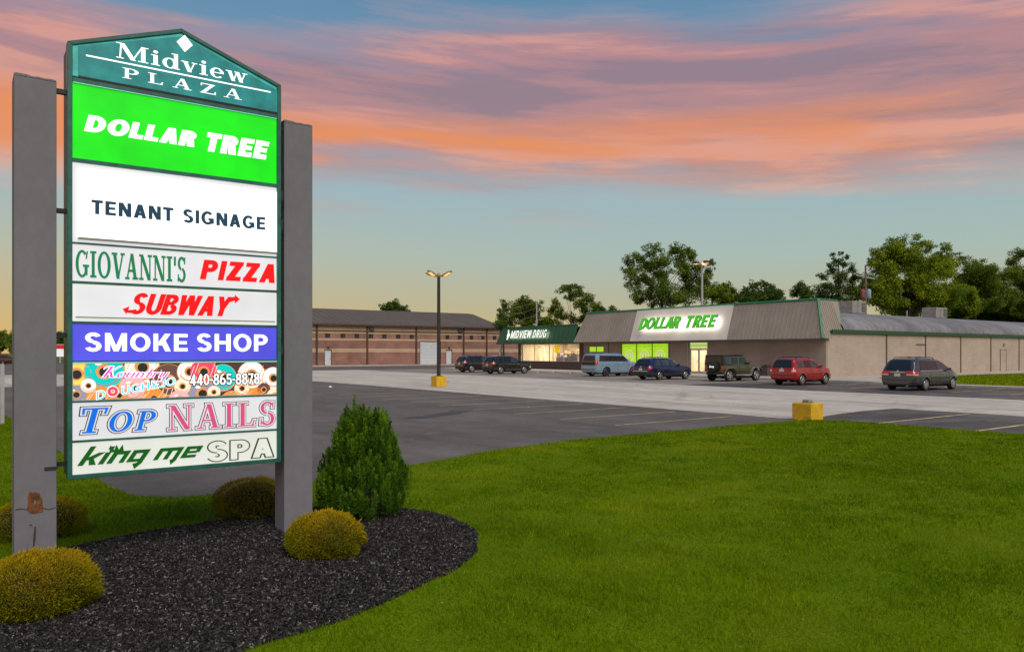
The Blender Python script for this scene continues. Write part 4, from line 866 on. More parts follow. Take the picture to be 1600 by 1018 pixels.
la, lb_ = onX(1135, 528.8, FX)[0], onX(984.5, 530.7, FX)[0]
ribs(yR, la-.05, TZ, 'fascia_grey', 1, 0); ribs(lb_+.05, yM, TZ, 'fascia_grey', 0, 1); ribs(yM+.1, yL, TZ2, 'fascia_green', 0, 1, .8)
slope_slab('light_fascia_panel', la, lb_, TZ, 'fascia_light', 0, 0, .003, .05, 0.0, .985)
# trims along top, hip and eave
def bar(p, q_, r_, m, nm='trim'): return MB().tube([p, q_], r_, 4).build(nm, m, store)
bar(F_(yR+1.05, 1, .0), F_(yM-1.05, 1, .0), .10, 'trim_green'); bar(F_(yM, 1, 0, TZ2), F_(yL-.65, 1, 0, TZ2), .07, 'trim_dark_green')
bar(F_(yR, 0, .0), F_(yR+1.05, 1, .0), .13, 'trim_green'); bar(F_(yM, 0, 0), F_(yM-1.05, 1, 0), .03, 'fascia_grey')
MB().box(FX-.03, FX+.04, yR, yM, EZ-.10, EZ-.005).build('eave_trim', 'soffit', store); MB().box(FX-.03, FX+.04, yM+.02, yL, EZ-.10, EZ-.005).build('eave_trim', 'trim_dark_green', store)
MB().box(FX+.045, WX+.24, yR+.05, yL-.05, EZ-.008, EZ+.04).build('soffit', 'soffit', store)
# green hip end facing the brick building, and the right-hand return
eL = MB().hexa([(FX, yL, EZ), (WX+3, yL, EZ), (WX+3, yL-.05, EZ), (FX, yL-.05, EZ)], [(FX+.65, yL-.65, TZ2), (WX+3, yL-.65, TZ2), (WX+3, yL-.70, TZ2), (FX+.65, yL-.70, TZ2)]).build('fascia', 'fascia_green', store)
xa1, xa2 = onY(1300, 529, yR)[0], onY(1321, 516.5, yR)[0]; zs = EZ+.62; sl_ = lambda z: (z-EZ)*SLP
def side(x, z, o=0.0): return (x, yR+sl_(z)-o, z)
top_x = onY(1309, 470, yR+1.05)[0]
q = MB(); outer = [side(FX, EZ), side(xa1, EZ), side(xa1, zs), side(xa2, zs), side(top_x, TZ), side(FX+1.05, TZ)]
q.hexa([(p[0], p[1]+.06, p[2]) for p in outer], outer); q.build('fascia', 'fascia_grey', store)
q = MB(); x = FX+.3
while x < xa2-.1:
    zb_ = EZ if x < xa1 else zs; zt_ = TZ
    if x < FX+1.05: zt_ = EZ+(x-FX)/SLP
    if x > top_x: zt_ = zs+(xa2-x)/(xa2-top_x)*(TZ-zs)
    if zt_ > zb_+.1: q.hexa([side(x-.02, zb_), side(x+.02, zb_), side(x+.02, zt_), side(x-.02, zt_)], [side(x-.014, zb_, .05), side(x+.014, zb_, .05), side(x+.014, zt_, .05), side(x-.014, zt_, .05)])
    x += .28
r_ = q.build('fascia_ribs', 'fascia_grey', store); r_['kind'] = 'stuff'
bar(side(FX+1.05, TZ), side(top_x, TZ), .08, 'trim_green'); bar(side(xa2, zs), side(top_x, TZ), .05, 'trim_green'); bar(side(xa1-.02, zs), side(xa2, zs), .03, 'fascia_grey')
MB().hexa([(top_x-.05, yR+1.05, TZ-.02), (FX+1.1, yR+1.1, TZ-.02), (FX+1.1, yM-1.1, TZ-.02), (FX+2.2, yM-1.1, TZ-.02), (top_x, yM-1.1, TZ-.02)][:5], [(top_x-.05, yR+1.05, TZ), (FX+1.1, yR+1.1, TZ), (FX+1.1, yM-1.1, TZ), (FX+2.2, yM-1.1, TZ), (top_x, yM-1.1, TZ)]).build('parapet_cap', 'roof_flat', store)
MB().box(top_x-.1, top_x, yR+1.2, yM-1.1, 4.5, TZ-.03).build('parapet_back', 'roof_flat', store)
# raised letters, each its own part, lit from behind
def channel(text, y_left, y_right, zlo, zhi, zt, off, mats_, parent, shear=.0, bold=.3, gap=.08, dep=.10):
    G1 = [sans(c, bold, bold*.82, shear) for c in text]; wds = [v[0][:, 0].max()-v[0][:, 0].min() for v in G1]; tot = sum(wds)+gap*(len(text)-1)-shear*.8*(len(text)-1); k = (y_left-y_right)/tot; x = 0
    h0, h1 = (zlo-EZ)/(zt-EZ), (zhi-EZ)/(zt-EZ)
    for (V, F), wd in zip(G1, wds):
        mn = V[:, 0].min(); q = MB()
        for i, f in enumerate(F):
            pt = lambda o: [tuple(F_(y_left-(x+V[j, 0]-mn)*k, h0+(h1-h0)*V[j, 1], o, zt)) for j in f]
            q.mi = 1; q.hexa(pt(off-i*.0007), pt(off+dep)); q.mi = 0; q.face(pt(off+dep+.005+i*.0005))
        q.build('letter', mats_, parent); x += wd+gap-shear*.8
def letters_at(px0, px1, zt, off): return onX(px0, 508, FX+.6)[0], onX(px1, 508, FX+.6)[0]
zc0 = onX(1062, 516, FX+.5)[1]; zc1 = onX(1062, 497.5, FX+.7)[1]
ya_, yb_ = letters_at(1006, 1070, TZ, .2); channel('DOLLAR', ya_, yb_, zc0, zc1, TZ, .50, ['letter_green', 'letter_side'], store, .2, .27, .13)
ya2, yb2 = letters_at(1080, 1127, TZ, .2); channel('TREE', ya2, yb2, zc0, zc1, TZ, .50, ['letter_green', 'letter_side'], store, .2, .27, .13)
slr = math.atan2(SLP, 1)
def halo(y0, y1, zlo, zhi, zt, off, watts, col):
    c_ = F_((y0+y1)/2, ((zlo+zhi)/2-EZ)/(zt-EZ), off, zt); o = box_lamp('halo_lamp', c_, abs(y1-y0), (zhi-zlo)*.9, watts, col); o.rotation_euler = (NV).to_track_quat('Z', 'Y').to_euler()
    o.matrix_world = Matrix.Translation(c_) @ Matrix((( 0, SLP/math.hypot(1,SLP), NV.x), (1, 0, NV.y), (0, 1/math.hypot(1,SLP), NV.z))).to_4x4()
halo(ya_, yb2, zc0, zc1, TZ, .46, 135, (1, .93, .80))
zd0 = onX(828, 529, FX+.2)[1]; zd1 = onX(828, 517, FX+.4)[1]
yd0, yd1 = onX(801.5, 524, FX+.3)[0], onX(857, 524, FX+.3)[0]
ydm = onX(833, 524, FX+.3)[0]
channel('MIDVIEW', yd0, ydm, zd0, zd1, TZ2, .24, ['letter_white', 'letter_side_dark'], store, 0, .20, .17, .06); channel('DRUG', onX(836, 524, FX+.3)[0], yd1, zd0, zd1, TZ2, .24, ['letter_white', 'letter_side_dark'], store, 0, .20, .17, .06)
q = MB(); ym_ = onX(796.3, 524, FX+.3)[0]; zz_ = zd0; hh_ = lambda z: (z-EZ)/(TZ2-EZ)     # bowl and pestle mark
for pts in ([(.30,.62),(-.34,.62),(-.22,.22),(-.05,.12),(-.05,.0),(-.2,-.12),(.2,-.12),(.05,.0),(.05,.12),(.2,.22)], [(.42,1.05),(.28,1.15),(-.02,.66),(.10,.66)]):
    q.hexa([F_(ym_+a*.62, hh_(zz_+b*(zd1-zd0)), .16, TZ2) for a, b in pts], [F_(ym_+a*.62, hh_(zz_+b*(zd1-zd0)), .28, TZ2) for a, b in pts])
q.build('mortar_mark', 'letter_white', store)
halo(yd0+.5, yd1, zd0, zd1, TZ2, .21, 60, (.95, 1, .7))
# long beige side wall with pilasters, green gutter and barrel roof
SX1 = 122.0; pil = [onY(px, 550, WY0)[0] for px in (1385, 1446, 1501, 1548, 1592)]+[96, 102, 108, 114]
xs = [WX]+pil[:-4]+[96, 102, 108, 114, SX1]; pil = sorted(pil); xs = sorted(set(xs))
dxa, dxb = onY(1563, 560, WY0)[0], onY(1573, 560, WY0)[0]
for a, b in zip(xs, xs[1:]):
    q = MB(); a2, b2 = a+(.09 if a > WX else .25), b-(.09 if b < SX1 else 0)
    if a < dxa < b: q.box(a2, dxa, WY0, WY0+.25, 0, 3.55).box(dxb, b2, WY0, WY0+.25, 0, 3.55).box(dxa, dxb, WY0, WY0+.25, 2.35, 3.55)
    else: q.box(a2, b2, WY0, WY0+.25, 0, 3.55)
    q.build('side_wall_panel', 'beige_block', store)
for x in pil: MB().box(x-.09, x+.09, WY0-.03, WY0+.25, 0, 3.5).build('pilaster', 'brown_trim', store)
MB().box(dxa+.02, dxb-.02, WY0+.06, WY0+.12, .1, 2.33).build('side_door', 'beige_block', store, label='beige steel side door'); MB().box(dxb-.2, dxb-.12, WY0+.02, WY0+.06, 1.1, 1.2).build('door_handle', 'steel_grey', store)
xq = onY(1563, 537, WY0)[0]; MB().box(dxa-.1, dxa+.02, WY0-.02, WY0+.02, .1, 2.4).build('door_frame', 'brown_trim', store); MB().box(xq+.6, xq+1.0, WY0-.12, WY0-.01, 2.75, 2.95).build('wall_lamp', 'steel_grey', store)
x0_ = onY(1431, 540, WY0)[0]; MB().tube([(x0_, WY0-.05, 2.75), (pil[1]-.1, WY0-.05, 2.75)], .03, 6).build('conduit', 'brown_trim', store)
MB().box(xa1+.2, SX1+.3, WY0-.18, WY0+.0, 3.56, 3.84).build('gutter', 'trim_dark_green', store); MB().box(WX+.26, SX1, WY0+.003, WY0+.25, 3.552, 3.86).build('wall_plate', 'trim_dark_green', store)
def rz(x, y):
    v = min(1, max(0, (y-WY0+.15)/9.0)); e = min(1, max(0, (SX1+.3-x)/17)); f = lambda u: math.sqrt(max(0, 1-(1-u)**2)); return 3.85+2.0*f(v*.97)*f(e)**.9
q = MB(); gx = np.concatenate([np.linspace(xa2-1.6, 100, 40), np.linspace(101, SX1+.3, 26)]); gy = WY0-.15+9.0*np.linspace(0, 1, 22)**1.6; gy = np.append(gy, [50, 58])
for i in range(len(gx)-1):
    for j in range(len(gy)-1): q.face([(x-(max(0, 1.6-.35*(y-WY0+.15)) if i == -1 else 0)+max(0, 1.55-.30*(y-WY0+.15))*max(0, 1-(x-gx[0])/3), y, rz(x, y)) for x, y in ((gx[i], gy[j]), (gx[i+1], gy[j]), (gx[i+1], gy[j+1]), (gx[i], gy[j+1]))])
q.build('barrel_roof', 'roof_membrane', store, smooth=40)
def hvac(px0, px1, y0, y1, d, label):
    xa_, ya_ = far(px0, d); w_ = (px1-px0)/FPX*d*1.05; h = (y1-y0)/FPX*d; zb_ = hz(y1, d); t = thing('rooftop_unit', label, 'rooftop unit', ((xa_+far(px1, d)[0])/2, (ya_+far(px1, d)[1])/2, zb_), group='air conditioning boxes on the barrel roof')
    hw = w_*.48; b = MB().box(-hw, hw, -hw*.65, hw*.65, .0, h).build('casing', 'steel_grey', t); bevel(b, .03, 1)
    MB().box(-hw*.9, hw*.9, -hw*.6, hw*.6, -.9, -.003).build('curb', 'steel_blue', t)
    MB().box(hw*.35, hw*.9, -hw*.65-.03, -hw*.65-.003, h*.15, h*.85).build('grille', 'grille_dark', t)
    for k in range(6): z = h*(.2+.1*k); MB().box(hw*.36, hw*.89, -hw*.65-.05, -hw*.65-.032, z, z+h*.04).build('louvre', 'steel_grey', t)
    MB().box(-hw-.01, -hw-.003, -hw*.5, hw*.4, h*.1, h*.9).build('side_panel', 'steel_grey', t)
    MB().box(-hw*.3, -hw*.28, -hw*.65-.012, -hw*.65-.003, .02, h-.02).build('panel_seam', 'grille_dark', t)
hvac(1312, 1350, 471, 490, 77, 'larger grey air conditioning box next to the fascia corner'); hvac(1443, 1477, 481, 497, 84, 'smaller grey air conditioning box farther right on the roof')
q = MB().tube([(0,0,0),(0,0,.9)], .08); vx = far(1417, 82); vt = q.build('roof_vent', 'steel_grey', label='small vent pipe on the barrel roof between two boxes', cat='roof vent'); vt.location = (*vx, 5.6)

# ---------------------------------------------------------------- brick building beyond
BY = 107.5; zb = lambda y: 2.05+(550-y)*.0933
hall = thing('brick_building', 'long red and cream banded brick building with low dark pitched roof', 'building', (0,0,0))
BX0, BX1 = 30.0, 76.0
odx = (onY(656, 550, BY)[0], onY(689, 550, BY)[0]); d1 = (onY(507, 550, BY)[0], onY(518, 550, BY)[0]); d2 = (onY(696.7, 550, BY)[0], onY(706.5, 550, BY)[0])
wins = [(onY(a, 550, BY)[0], onY(b, 550, BY)[0]) for a, b in ((508,516),(532,539.5),(554,561),(576,583),(597,604),(618.5,625.5),(640,646.5),(696,702),(715,721.5),(734,739.5),(752,757),(770,775))]
bands = [(0, 2.05, 'red_brick', 0), (2.05, 2.6, 'cream_block', .02), (2.6, 3.8, 'red_brick', 0), (3.8, 4.1, 'cream_block', .02), (4.1, 4.85, 'red_brick', 0), (4.85, 5.1, 'cream_block', .02), (5.1, 5.3, 'brown_trim', .03), (5.3, 6.15, 'cream_block', .02)]
for z0, z1, m, pr_ in bands:
    ops = []
    if z0 < 3.8: ops.append((odx[0], odx[1], 0, 3.85))
    if z0 < 2.55: ops += [(d1[0], d1[1], 0, 2.5), (d2[0], d2[1], 0, 2.5)]
    if z0 == 4.1: ops += [(a, b, 4.15, 4.8) for a, b in wins]
    ops = [o for o in ops if o[2] < z1 and o[3] > z0]; q = MB(); cuts = sorted({BX0, BX1+(10 if z1 < 4.2 else 0), *[o[0] for o in ops], *[o[1] for o in ops]})
    for a, b in zip(cuts, cuts[1:]):
        op = [o for o in ops if o[0] <= a+1e-6 and o[1] >= b-1e-6]
        if not op: q.box(a, b, BY-pr_, BY+.3, z0, z1)
        else:
            if op[0][3] < z1: q.box(a, b, BY-pr_, BY+.3, max(z0, op[0][3]), z1)
            if op[0][2] > z0: q.box(a, b, BY-pr_, BY+.3, z0, op[0][2])
    q.build('brick_band' if m == 'red_brick' else 'cream_band', m, hall)
mat('door_white', (.55,.58,.62), .5, n=(3, .08)); mat('roof_brown', (.10,.078,.066), .8, n=(.5, .12)); mat('block_glass', (.06,.055,.06), .25, n=(14, .5))
def hdoor(a, b, z1, nm, rows_=0):
    d_ = MB().box(a+.05, b-.05, BY+.12, BY+.18, .02, z1-.06).build(nm, 'door_white', hall, label='wide white overhead door' if rows_ else None)
    MB().box(a, a+.05, BY-.03, BY+.2, .0, z1).box(b-.05, b, BY-.03, BY+.2, 0, z1).box(a+.05, b-.05, BY-.03, BY+.2, z1-.06, z1).build('frame', 'brown_trim', d_)
    for k in range(rows_): z = .04+(z1-.12)/rows_*k; MB().box(a+.06, b-.06, BY+.09, BY+.118, z, z+(z1-.12)/rows_-.04).build('panel', 'door_white', d_)
    if not rows_: MB().box(b-.22, b-.14, BY+.07, BY+.119, 1.0, 1.12).build('handle', 'steel_grey', d_); MB().box((a+b)/2-.15, (a+b)/2+.15, BY-.2, BY-.005, 2.7, 2.9).build('door_lamp', 'frame_dark', hall)
hdoor(*odx, 3.85, 'overhead_door', 7); hdoor(*d1, 2.5, 'steel_door'); hdoor(*d2, 2.5, 'steel_door')
for a, b in wins:
    w_ = MB().box(a, a+.05, BY+.02, BY+.12, 4.15, 4.8).box(b-.05, b, BY+.02, BY+.12, 4.15, 4.8).box(a+.05, b-.05, BY+.02, BY+.12, 4.15, 4.2).box(a+.05, b-.05, BY+.02, BY+.12, 4.75, 4.8).box((a+b)/2-.02, (a+b)/2+.02, BY+.02, BY+.12, 4.2, 4.75).box(a+.05, (a+b)/2-.02, BY+.02, BY+.12, 4.46, 4.49).build('window', 'frame_dark', hall)
    MB().box(a+.05, b-.05, BY+.13, BY+.16, 4.2, 4.75).build('pane', 'block_glass', w_)
for px in (494.5, 573.5, 650, 724, 760, 782): x = onY(px, 550, BY)[0]; MB().box(x-.13, x+.13, BY-.17, BY-.035, 0, 6.1).build('downpipe', 'brown_trim', hall)
for px in (580, 718.5): x = onY(px, 550, BY)[0]; MB().box(x-.35, x+.35, BY-.3, BY-.035, 5.35, 5.85).build('floodlight', 'grille_dark', hall)
MB().box(BX0, BX0+.3, BY+.3, 128, 0, 6.1).build('end_wall', 'red_brick', hall); MB().box(BX1-.3, BX1, BY+.3, 128, 0, 6.1).build('end_wall', 'red_brick', hall)
MB().hexa([(BX1-.28, BY+.3, 6.1), (BX1-.02, BY+.3, 6.1), (BX1-.02, 127.7, 6.1), (BX1-.28, 127.7, 6.1)], [(BX1-.28, 117.4, 8.8), (BX1-.02, 117.4, 8.8), (BX1-.02, 117.6, 8.8), (BX1-.28, 117.6, 8.8)]).build('gable', 'cream_block', hall)
MB().hexa([(BX0-.4, BY-.5, 6.12), (BX1+.3, BY-.5, 6.12), (BX1+.3, 117.5, 8.95), (BX0-.4, 117.5, 8.95)], [(BX0-.4, BY-.5, 6.22), (BX1+.3, BY-.5, 6.22), (BX1-.9, 117.5, 9.05), (BX0-.4, 117.5, 9.05)]).build('roof', 'roof_brown', hall)
MB().hexa([(BX0-.4, 117.55, 8.94), (BX1-.9, 117.55, 8.94), (BX1+.3, 128.5, 6.1), (BX0-.4, 128.5, 6.1)], [(BX0-.4, 117.55, 9.04), (BX1-.9, 117.55, 9.04), (BX1+.3, 128.5, 6.2), (BX0-.4, 128.5, 6.2)]).build('roof', 'roof_brown', hall)
MB().box(BX0-.45, BX1+.35, BY-.62, BY-.5, 6.02, 6.24).build('gutter', 'brown_trim', hall)
x = BX0
while x < BX1-.6: MB().hexa([(x, BY-.48, 6.225), (x+.07, BY-.48, 6.225), (x+.07, 117.45, 9.04), (x, 117.45, 9.04)], [(x+.01, BY-.48, 6.26), (x+.06, BY-.48, 6.26), (x+.06, 117.45, 9.075), (x+.01, 117.45, 9.075)]).build('roof_seam', 'roof_brown', hall); x += 1.1
MB().box(BX1, BX1+10, BY+.02, BY+8, 4.1, 4.3).build('wing_roof', 'roof_brown', hall)
MB().box(BX0-1, BX1+12, BY-1.6, BY-.04, -.03, .14).build('yard_walk', 'walk_concrete', kind='structure')

# ---------------------------------------------------------------- lamps, poles, bins, wheel stops
mat('lamp_black', (.022,.02,.022), .45, n=(5, .3)); mat('yellow_paint', (.62,.36,.012), .7, n=(4, .18), n2=(26, .18), bump=(30, .4, .004)); emat('lamp_glow', (1, .70, .28), .85); mat('gilt', (.45,.27,.06), .4, .4, n=(6, .2)); mat('pole_grey', (.36,.36,.37), .6, n=(3, .15)); mat('wood_pole', (.14,.11,.09), .9, n=(5, .3)); mat('tank_red', (.18,.05,.04), .7, n=(5, .2))
lx, ly = gp(685.5, 603); t = thing('parking_lot_lamp', 'tall black parking lot lamp with spread arms on a yellow block', 'street lamp', (lx, ly, -.03))
b = MB().box(-.34,.34,-.34,.34,0,.64).build('base_block', 'yellow_paint', t); bevel(b, .025, 2)
MB().lathe([(.16,.64),(.16,.67),(.13,.68),(.13,.66)]).box(-.2,.2,-.2,.2,.641,.665).build('base_plate', 'lamp_black', t)
MB().tube([(0,0,.665),(0,0,6.65)], [.12,.095], 10).build('pole', 'lamp_black', t)
for i in range(4):
    a = math.radians(20+90*i); cx, cy = math.cos(a), math.sin(a); side_ = (-cy, cx)
    arm = MB().tube([(0,0,6.62),(cx*.18,cy*.18,6.66),(cx*.36,cy*.36,6.69)], [.04,.035,.03], 6).build('arm', 'gilt', t)
    q = MB(); P = [(.30,.09,6.70),(.46,.17,6.70),(.68,.20,6.78),(.86,.16,6.86),(.99,.06,6.90)]
    def sec(zz): return [[(cx*r_-cy*w_*s, cy*r_+cx*w_*s, z+zz) for s in (-1, 1)] for r_, w_, z in P]
    up, lo = sec(.05), sec(-.03)
    for k in range(4): q.hexa([lo[k][0], lo[k][1], lo[k+1][1], lo[k+1][0]], [up[k][0], up[k][1], up[k+1][1], up[k+1][0]])
    hd = q.build('lamp_head', 'gilt', t); MB().hexa([(*(cx*r_-cy*w_*s*.8, cy*r_+cx*w_*s*.8), z-.045) for r_, w_, z in (P[1], P[3]) for s in ((-1, 1) if r_ < .5 else (1, -1))], [(*(cx*r_-cy*w_*s*.8, cy*r_+cx*w_*s*.8), z-.028) for r_, w_, z in (P[1], P[3]) for s in ((-1, 1) if r_ < .5 else (1, -1))]).build('lens', 'lamp_glow', hd)
MB().lathe([(.05,6.60),(.11,6.66),(.10,6.80),(.03,6.88)], n=12).build('hub', 'gilt', t, smooth=50)
x_, y_ = gp(1262, 654); t = thing('yellow_block', 'bare yellow concrete lamp footing with a steel stub at the lawn edge', 'lamp footing', (x_, y_, -.03), .02)
b = MB().box(-.33,.33,-.33,.33,0,.53).build('block', 'yellow_paint', t); bevel(b, .03, 2); MB().box(-.12,.1,-.1,.1,.531,.62).build('steel_stub', 'steel_grey', t); MB().box(-.15,.13,-.13,.13,.5305,.545).build('stub_plate', 'frame_dark', t)
tx, ty = 62.0, onX(1097, 500, 62.0)[0]; dd = depthX(1097, 62.0); t = thing('roof_mast_lamp', 'lit lamp cluster on a pale mast above the green store letters', 'mast lamp', (tx, ty, 4.9))
ztop = hz(412, dd)-4.9; MB().tube([(0,0,0),(0,0,ztop)], [.14,.10], 8).build('mast', 'pole_grey', t)
for i in range(3):
    a = math.radians(20+120*i); cx, cy = math.cos(a), math.sin(a); MB().tube([(0,0,ztop-.05),(cx*.5,cy*.5,ztop+.05)], .04, 6).build('arm', 'steel_grey', t)
    h_ = MB().box(cx*.62-.22, cx*.62+.22, cy*.62-.22, cy*.62+.22, ztop-.0, ztop+.26).build('lamp_head', 'tank_red', t); MB().box(cx*.62-.19, cx*.62+.19, cy*.62-.19, cy*.62+.19, ztop-.05, ztop-.003).build('lens', 'lamp_glow', h_)
emat('bulb', (1, .62, .22), 3.0); MB().lathe([(.02,-.17),(.17,-.05),(.17,.05),(.02,.17)], (-.15,-.3,ztop+.02), n=10).build('bulb', 'bulb', t, smooth=60)
ux, uy = far(1352.5, 111); t = thing('utility_pole', 'brown wooden utility pole with crossarm and two transformers', 'utility pole', (ux, uy, 0))
zt = hz(414, 111); MB().tube([(0,0,0),(0,0,zt)], [.2,.13], 8).build('pole', 'wood_pole', t); za = hz(433, 111)
MB().hexa([(-1.1,.8,za+.25),(-1.0,.9,za+.25),(1.1,-.7,za-.3),(1.0,-.8,za-.3)], [(-1.1,.8,za+.4),(-1.0,.9,za+.4),(1.1,-.7,za-.15),(1.0,-.8,za-.15)]).build('crossarm', 'pole_grey', t)
for s, m in ((-1, 'tank_red'), (1, 'steel_blue')): MB().lathe([(.3,0),(.33,.1),(.33,1.2),(.2,1.35)], (s*.45*CA, -s*.45*SA, hz(466, 111)), n=12).build('transformer', m, t, smooth=40)
def pole(px, pyt, d, label, th=.12):
    x, y = far(px, d); t = MB().tube([(0,0,0),(0,0,hz(pyt, d))], [th, th*.8], 8).build('utility_pole', 'pole_grey', label=label, cat='utility pole'); t.location = (x, y, 0); return Vector((x, y, hz(pyt, d)))
pa = pole(781, 482, 118, 'thin pale pole in front of the narrow conifer'); pb = pole(838.5, 470, 112, 'thin pale pole at the right side of the bushy tree')
for k, lb in enumerate(('uppermost', 'middle', 'lowest')):
    z = [0, -1.0, -2.0][k]; q = MB(); P = [pa+(pb-pa)*(i/8)+Vector((0, 0, z*(1 if 1 else 0)-.35*math.sin(math.pi*i/8)+(.0))) for i in range(9)]; q.tube(P, .025, 4)
    tag(q.build('power_line', 'pole_grey'), lb+' thin wire strung between the two pale poles', 'power line')
# far left: marker post, street furniture and the road
mx, my = far(3.5, 22); MB().box(-.05,.05,-.05,.05,-.05,1.72).build('marker_post', 'pole_grey', label='thin grey post on the grass at the far left edge', cat='post').location = (mx, my, 0)
emat('station_red', (.5,.02,.02), .5); x_, y_ = far(94, 150); t = thing('roadside_sign', 'distant red and white roadside sign between the left post and the panels', 'sign', (x_, y_, 0), -A0)
MB().tube([(0,0,0),(0,0,2)], .15).build('pole', 'pole_grey', t); MB().box(-1.2,1.2,-.15,.15,1.2,3.6).build('board', 'face_white', t); MB().box(-1.2,1.2,-.17,-.155,3.6-.9,3.6-.05).build('board_top', 'station_red', t)
# bins by the store wall
mat('bin_brown', (.085,.065,.055), .7, n=(8, .3)); mat('bin_dark', (.035,.03,.03), .6, n=(8, .3))
for (px, w_, h_, m, lb) in ((1198, .30, .95, 'bin_brown', 'brown litter bin with dark slatted top by the store wall'), (1187, .36, .80, 'bin_dark', 'low dark litter bin half behind the green off-roader')):
    X_ = 53.8; y = onX(px, 580, X_)[0]; t = thing('litter_bin', lb, 'litter bin', (X_, y, .11))
    b = MB().box(-w_,w_,-w_,w_,0,h_*.78).build('body', m, t); bevel(b, .02, 1)
    for k in range(5): yy = -w_+w_*2*(k+.5)/5; MB().box(-w_-.025,-w_-.003,yy-.045,yy+.045,.04,h_*.74).build('slat', m, t)
    MB().box(-w_-.03,w_+.03,-w_-.03,w_+.03,h_*.781,h_*.86).build('rim', 'bin_dark', t); MB().lathe([(w_*.85,h_*.861),(w_*.8,h_*.95),(w_*.3,h_)], n=12).build('lid', 'bin_dark', t, smooth=50)
wsg = [(60.5, 'leftmost'), (58.0, 'second from left of'), (55.5, 'third from left of'), (52.9, 'fourth from left of'), (50.3, 'rightmost of')]
for i, (y, lb) in enumerate(wsg):
    q = MB().hexa([(-.09,-.95,0),(.09,-.95,0),(.09,.95,0),(-.09,.95,0)], [(-.06,-.92,.13),(.06,-.92,.13),(.06,.92,.13),(-.06,.92,.13)]).build('wheel_stop', 'walk_concrete', label=(lb+' the pale concrete wheel stops before the drug store').replace('leftmost the', 'leftmost of the'), cat='wheel stop', group='concrete wheel stops before the drug store')
    q.location = (48.6, y+5.5, -.02)
# ---------------------------------------------------------------- cars
def carpaint(name, c, metal=.4, rough=.28): return mat(name, c, rough, metal, n=(1.2, .04), coat=1.0)
carpaint('paint_black', (.008,.009,.014)); carpaint('paint_black_warm', (.010,.009,.010)); carpaint('paint_skyblue', (.22,.33,.45), .3); carpaint('paint_navy', (.008,.018,.075)); carpaint('paint_olive', (.055,.066,.022)); carpaint('paint_red', (.33,.003,.008), .2); carpaint('paint_grey', (.055,.057,.066), .5); carpaint('paint_maroon', (.12,.01,.012))
mat('tyre', (.012,.012,.013), .85, n=(20, .3)); mat('alloy', (.55,.54,.53), .3, .8, n=(9, .1)); mat('alloy_dark', (.10,.10,.11), .35, .7, n=(9, .2)); mat('car_plastic', (.018,.018,.02), .6, n=(20, .3)); mat('chrome', (.75,.76,.78), .18, 1, n=(9, .05)); mat('car_glass', (.012,.015,.018), .06, 0, n=(2, .2), spec=.6); mat('car_glass_clear', (.035,.05,.055), .07, 0, n=(1.3, .5), spec=.6); mat('well_black', (.006,.006,.007), .9, n=(8, .2))
mat('tail_red', (.45,.008,.010), .2, n=(12, .3), coat=1, emis=(.5,.01,.01), estr=.18); mat('lamp_clear', (.6,.58,.55), .15, .2, n=(9, .2), coat=1); mat('plate', (.62,.64,.68), .5, n=(30, .5)); mat('plate_blue', (.10,.14,.35), .5, n=(10, .2)); mat('indicator', (.6,.2,.02), .3, n=(9, .2))
def lerp(tab, x):
    if x <= tab[0][0]: return tab[0][1]
    for (a, va), (b, vb) in zip(tab, tab[1:]):
        if x <= b: return va+(vb-va)*(x-a)/(b-a) if b > a else vb
    return tab[-1][1]
def smoothtab(tab, w_=.06):
    return lambda x: (lerp(tab, x-w_)+2*lerp(tab, x)+lerp(tab, x+w_)+lerp(tab, x-w_*.5)*2+lerp(tab, x+w_*.5)*2)/8
